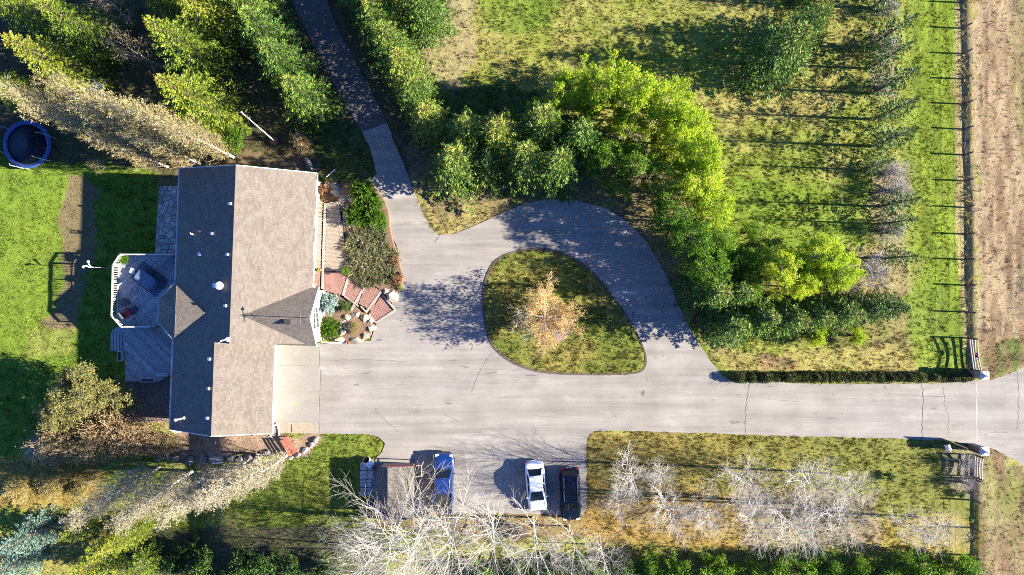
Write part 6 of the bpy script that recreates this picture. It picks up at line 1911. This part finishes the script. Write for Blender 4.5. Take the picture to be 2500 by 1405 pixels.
for r_, z in ((TR - .32, .86), (TR - .30, .89), (TR - .04, .90), (TR + .06, .86), (TR + .06, .80)):
    rows.append([(r_ * math.cos(2 * math.pi * k / 64), r_ * math.sin(2 * math.pi * k / 64), z + .008 * math.sin(k * 2.1)) for k in range(64)])
mb = MB(); mb.grid(rows, close=True); put('pad', mb.mesh('pad', M_pad, True), tp)
mb = MB(); mb.lathe((0, 0, .84), [(TR - .31, 0), (TR * .5, -.03), (.05, -.05)], 48); put('mat', mb.mesh('mat', M_mat, True), tp)
mb = MB(); mb.tube([(TR * math.cos(k), TR * math.sin(k), .82) for k in np.linspace(0, 2 * math.pi, 33)], .03, 6); put('frame', mb.mesh('frame', M_galv), tp)
for k in range(6):
    a_ = k * math.pi / 3 + .35
    mb = MB(); mb.tube([((TR + .05) * math.cos(a_), (TR + .05) * math.sin(a_), 0), ((TR + .05) * math.cos(a_), (TR + .05) * math.sin(a_), .8)], .03, 6); put('leg', mb.mesh('leg', M_galv), tp)
    mb = MB(); mb.tube([((TR + .08) * math.cos(a_), (TR + .08) * math.sin(a_), .7), ((TR + .10) * math.cos(a_), (TR + .10) * math.sin(a_), 2.5), ((TR - .05) * math.cos(a_), (TR - .05) * math.sin(a_), 2.65)], .022, 6); put('net_pole', mb.mesh('net_pole', M_galv), tp)
nm_, nt, N, L, b = nm('fine_netting')
b.inputs['Base Color'].default_value = (.01, .012, .02, 1)
tb_ = N.new('ShaderNodeBsdfTransparent'); mx = N.new('ShaderNodeMixShader'); mx.inputs[0].default_value = .22
L.new(tb_.outputs[0], mx.inputs[1]); L.new(b.outputs[0], mx.inputs[2]); L.new(mx.outputs[0], N['Material Output'].inputs[0])
rows = []
for z in (.85, 1.7, 2.6):
    r_ = TR - .1 - .06 * (z == 1.7)
    rows.append([(r_ * math.cos(2 * math.pi * k / 48), r_ * math.sin(2 * math.pi * k / 48), z) for k in range(48)])
mb = MB(); mb.grid(rows, close=True); put('net', mb.mesh('net', nm_, True), tp)

# ------------------------------------------------------------------ fences, rail panels, gate and pillars
M_fpost = mat('weathered_post', (.07, .055, .045), (.12, .10, .085), 6, .9)
M_wire = mat('fence_wire', (.10, .10, .10), None, rough=.5, metal=.6)
M_rail = mat('grey_rail', (.34, .31, .27), (.46, .43, .39), 4, .85, .3, 12, stretch=(4, .4, 1))
def wire_fence(label, posts, h):
    t = thing('wire_fence', label, 'fence', posts[0])
    mb = MB(); mb.tube([(0, 0, -.2), (0, 0, h)], [.085, .075], 8); pm = mb.mesh('post', M_fpost)
    for p in posts: put('post', pm, t, p - posts[0], (R(RR.uniform(-2, 2)), R(RR.uniform(-2, 2)), 0))
    for k in range(5):
        z = .2 + k * (h - .3) / 4
        mb = MB(); mb.tube([p - posts[0] + Vector((.05, 0, z)) for p in posts], .006, 4); put('wire', mb.mesh('wire', M_wire), t)
ys_ = [-54, 5, 68, 130, 191, 253, 314, 377, 440, 505, 570, 632, 695, 760]
wire_fence('wire fence with dark posts between the mown strip and the dry field', [P(2349 + (y - 5) * .014, y + 2) for y in ys_], 1.35)
wire_fence('wire fence with dark posts below the drive at the lower right', [P(2374, y) for y in (1168, 1221, 1289, 1356, 1425)], 1.3)
def rail_panel(label, a, b_, sag=.18):
    t = thing('rail_fence', label, 'fence', a)
    d = b_ - a; l = d.length; t.rotation_euler = (0, 0, math.atan2(d.y, d.x))
    for x in (0, l):
        mb = MB(); mb.box((x, 0, .72), (.13, .13, 1.5)); put('post', mb.mesh('post', M_fpost), t)
    for k, z in enumerate((.28, .58, .88, 1.2)):
        mb = MB(); pts = []
        for i in range(9):
            u = i / 8; pts.append((u * l, .0, z + (sag if k > 1 else .03) * (2 * u - 1) ** 2 * (1 if k > 1 else .4)))
        for p, q in zip(pts[:-1], pts[1:]):
            p, q = Vector(p), Vector(q)
            mb.add([p + Vector((0, .03, -.06)), p + Vector((0, -.03, -.06)), p + Vector((0, -.03, .06)), p + Vector((0, .03, .06)), q + Vector((0, .03, -.06)), q + Vector((0, -.03, -.06)), q + Vector((0, -.03, .06)), q + Vector((0, .03, .06))],
                   [(0, 1, 2, 3), (7, 6, 5, 4), (0, 4, 5, 1), (1, 5, 6, 2), (2, 6, 7, 3), (3, 7, 4, 0)])
        put('rail', mb.mesh('rail', M_rail), t)
    return t
pn = rail_panel('ranch rail panel with bowed rails above the upper gate pillar', P(2362, 826), P(2372, 903))
mb = MB(); mb.tube([(1.5, -.05, 1.1), (1.2, -.5, 1.5)], .03, 5); mb.lathe((1.5, .0, 1.1), [(.05, 0), (.3, .02), (.05, .04)], 5); put('bracket', mb.mesh('bracket', M_redtrim), pn)
rail_panel('ranch rail panel with bowed rails below the lower gate pillar', P(2376, 1110), P(2374, 1163))
M_stone = mat('pillar_boards', (.17, .13, .10), (.27, .22, .18), 3, .85, .3, 10, stretch=(1, 1, 4))
M_cap = mat('pillar_cap', (.44, .41, .41), (.52, .49, .49), 3, .6)
def pillar(px, py, label):
    t = thing('gate_pillar', label, 'pillar', tuple(xy(PZ(px, py, 1.95))) + (0,), 0, 'pillars at the drive entrance')
    mb = MB(); mb.box((0, 0, .92), (.62, .62, 1.86)); bevel(put('shaft', mb.mesh('shaft', M_stone), t), .015)
    mb = MB(); mb.box((0, 0, 1.9), (.76, .76, .08))
    s = .38
    mb.add([(-s, -s, 1.941), (s, -s, 1.941), (s, s, 1.941), (-s, s, 1.941), (0, 0, 2.14)], [(0, 1, 4), (1, 2, 4), (2, 3, 4), (3, 0, 4)])
    put('cap', mb.mesh('cap', M_cap), t)
    mb = MB(); mb.lathe((.05, 0, 2.12), [(.03, 0), (.07, .04), (.06, .14), (.02, .2)], 10); put('lantern', mb.mesh('lantern', M_dark), t)
    return t
pillar(2405, 918, 'pale capped gate pillar at the end of the hedge')
pillar(2405, 1103, 'pale capped gate pillar on the lower side of the drive entrance')
M_gate = mat('dark_gate_wood', (.06, .045, .035), (.11, .085, .065), 4, .8, .3, 10)
a, b_ = PZ(2366, 1098, 0), PZ(2296, 1070, 0)
gt = thing('driveway_gate', 'dark wooden gate leaf standing open by the lower pillar', 'gate', a)
d = b_ - a; l = d.length; gt.rotation_euler = (0, 0, math.atan2(d.y, d.x))
for x in (.05, l / 2, l - .05):
    mb = MB(); mb.box((x, 0, .82), (.09, .07, 1.5)); put('stile', mb.mesh('stile', M_gate), gt)
for z in (.14, .85, 1.52):
    mb = MB(); mb.box((l / 2, 0, z), (l, .06, .09)); put('gate_rail', mb.mesh('gate_rail', M_gate), gt)
n = 17
mb = MB(); mb.box((0, .045, .83), (.12, .022, 1.42)); pk = mb.mesh('picket', M_gate)
for k in range(n): put('picket', pk, gt, (.1 + (l - .2) * k / (n - 1), 0, 0))
mbx = thing('mailbox', 'white and dark rounded mailbox on a post near the open gate leaf', 'mailbox', P(2296, 1086), R(20))
mb = MB(); mb.box((0, 0, .5), (.09, .09, 1.0)); put('post', mb.mesh('post', M_fpost), mbx)
rows = []
for y in (-.3, .3):
    rows.append([(.2 * math.cos(k), y, 1.16 + .2 * math.sin(k)) for k in np.linspace(0, math.pi, 11)] + [(-.2, y, 1.0), (.2, y, 1.0)])
mb = MB(); mb.grid(rows, close=True); put('box', mb.mesh('box', M_white, True), mbx)
for y, nm2 in ((-.3, 'back'), (.305, 'door')):
    mb = MB(); mb.add([(p[0], y, p[2]) for p in rows[0]], [tuple(range(13))]); put(nm2, mb.mesh(nm2, M_dark), mbx)
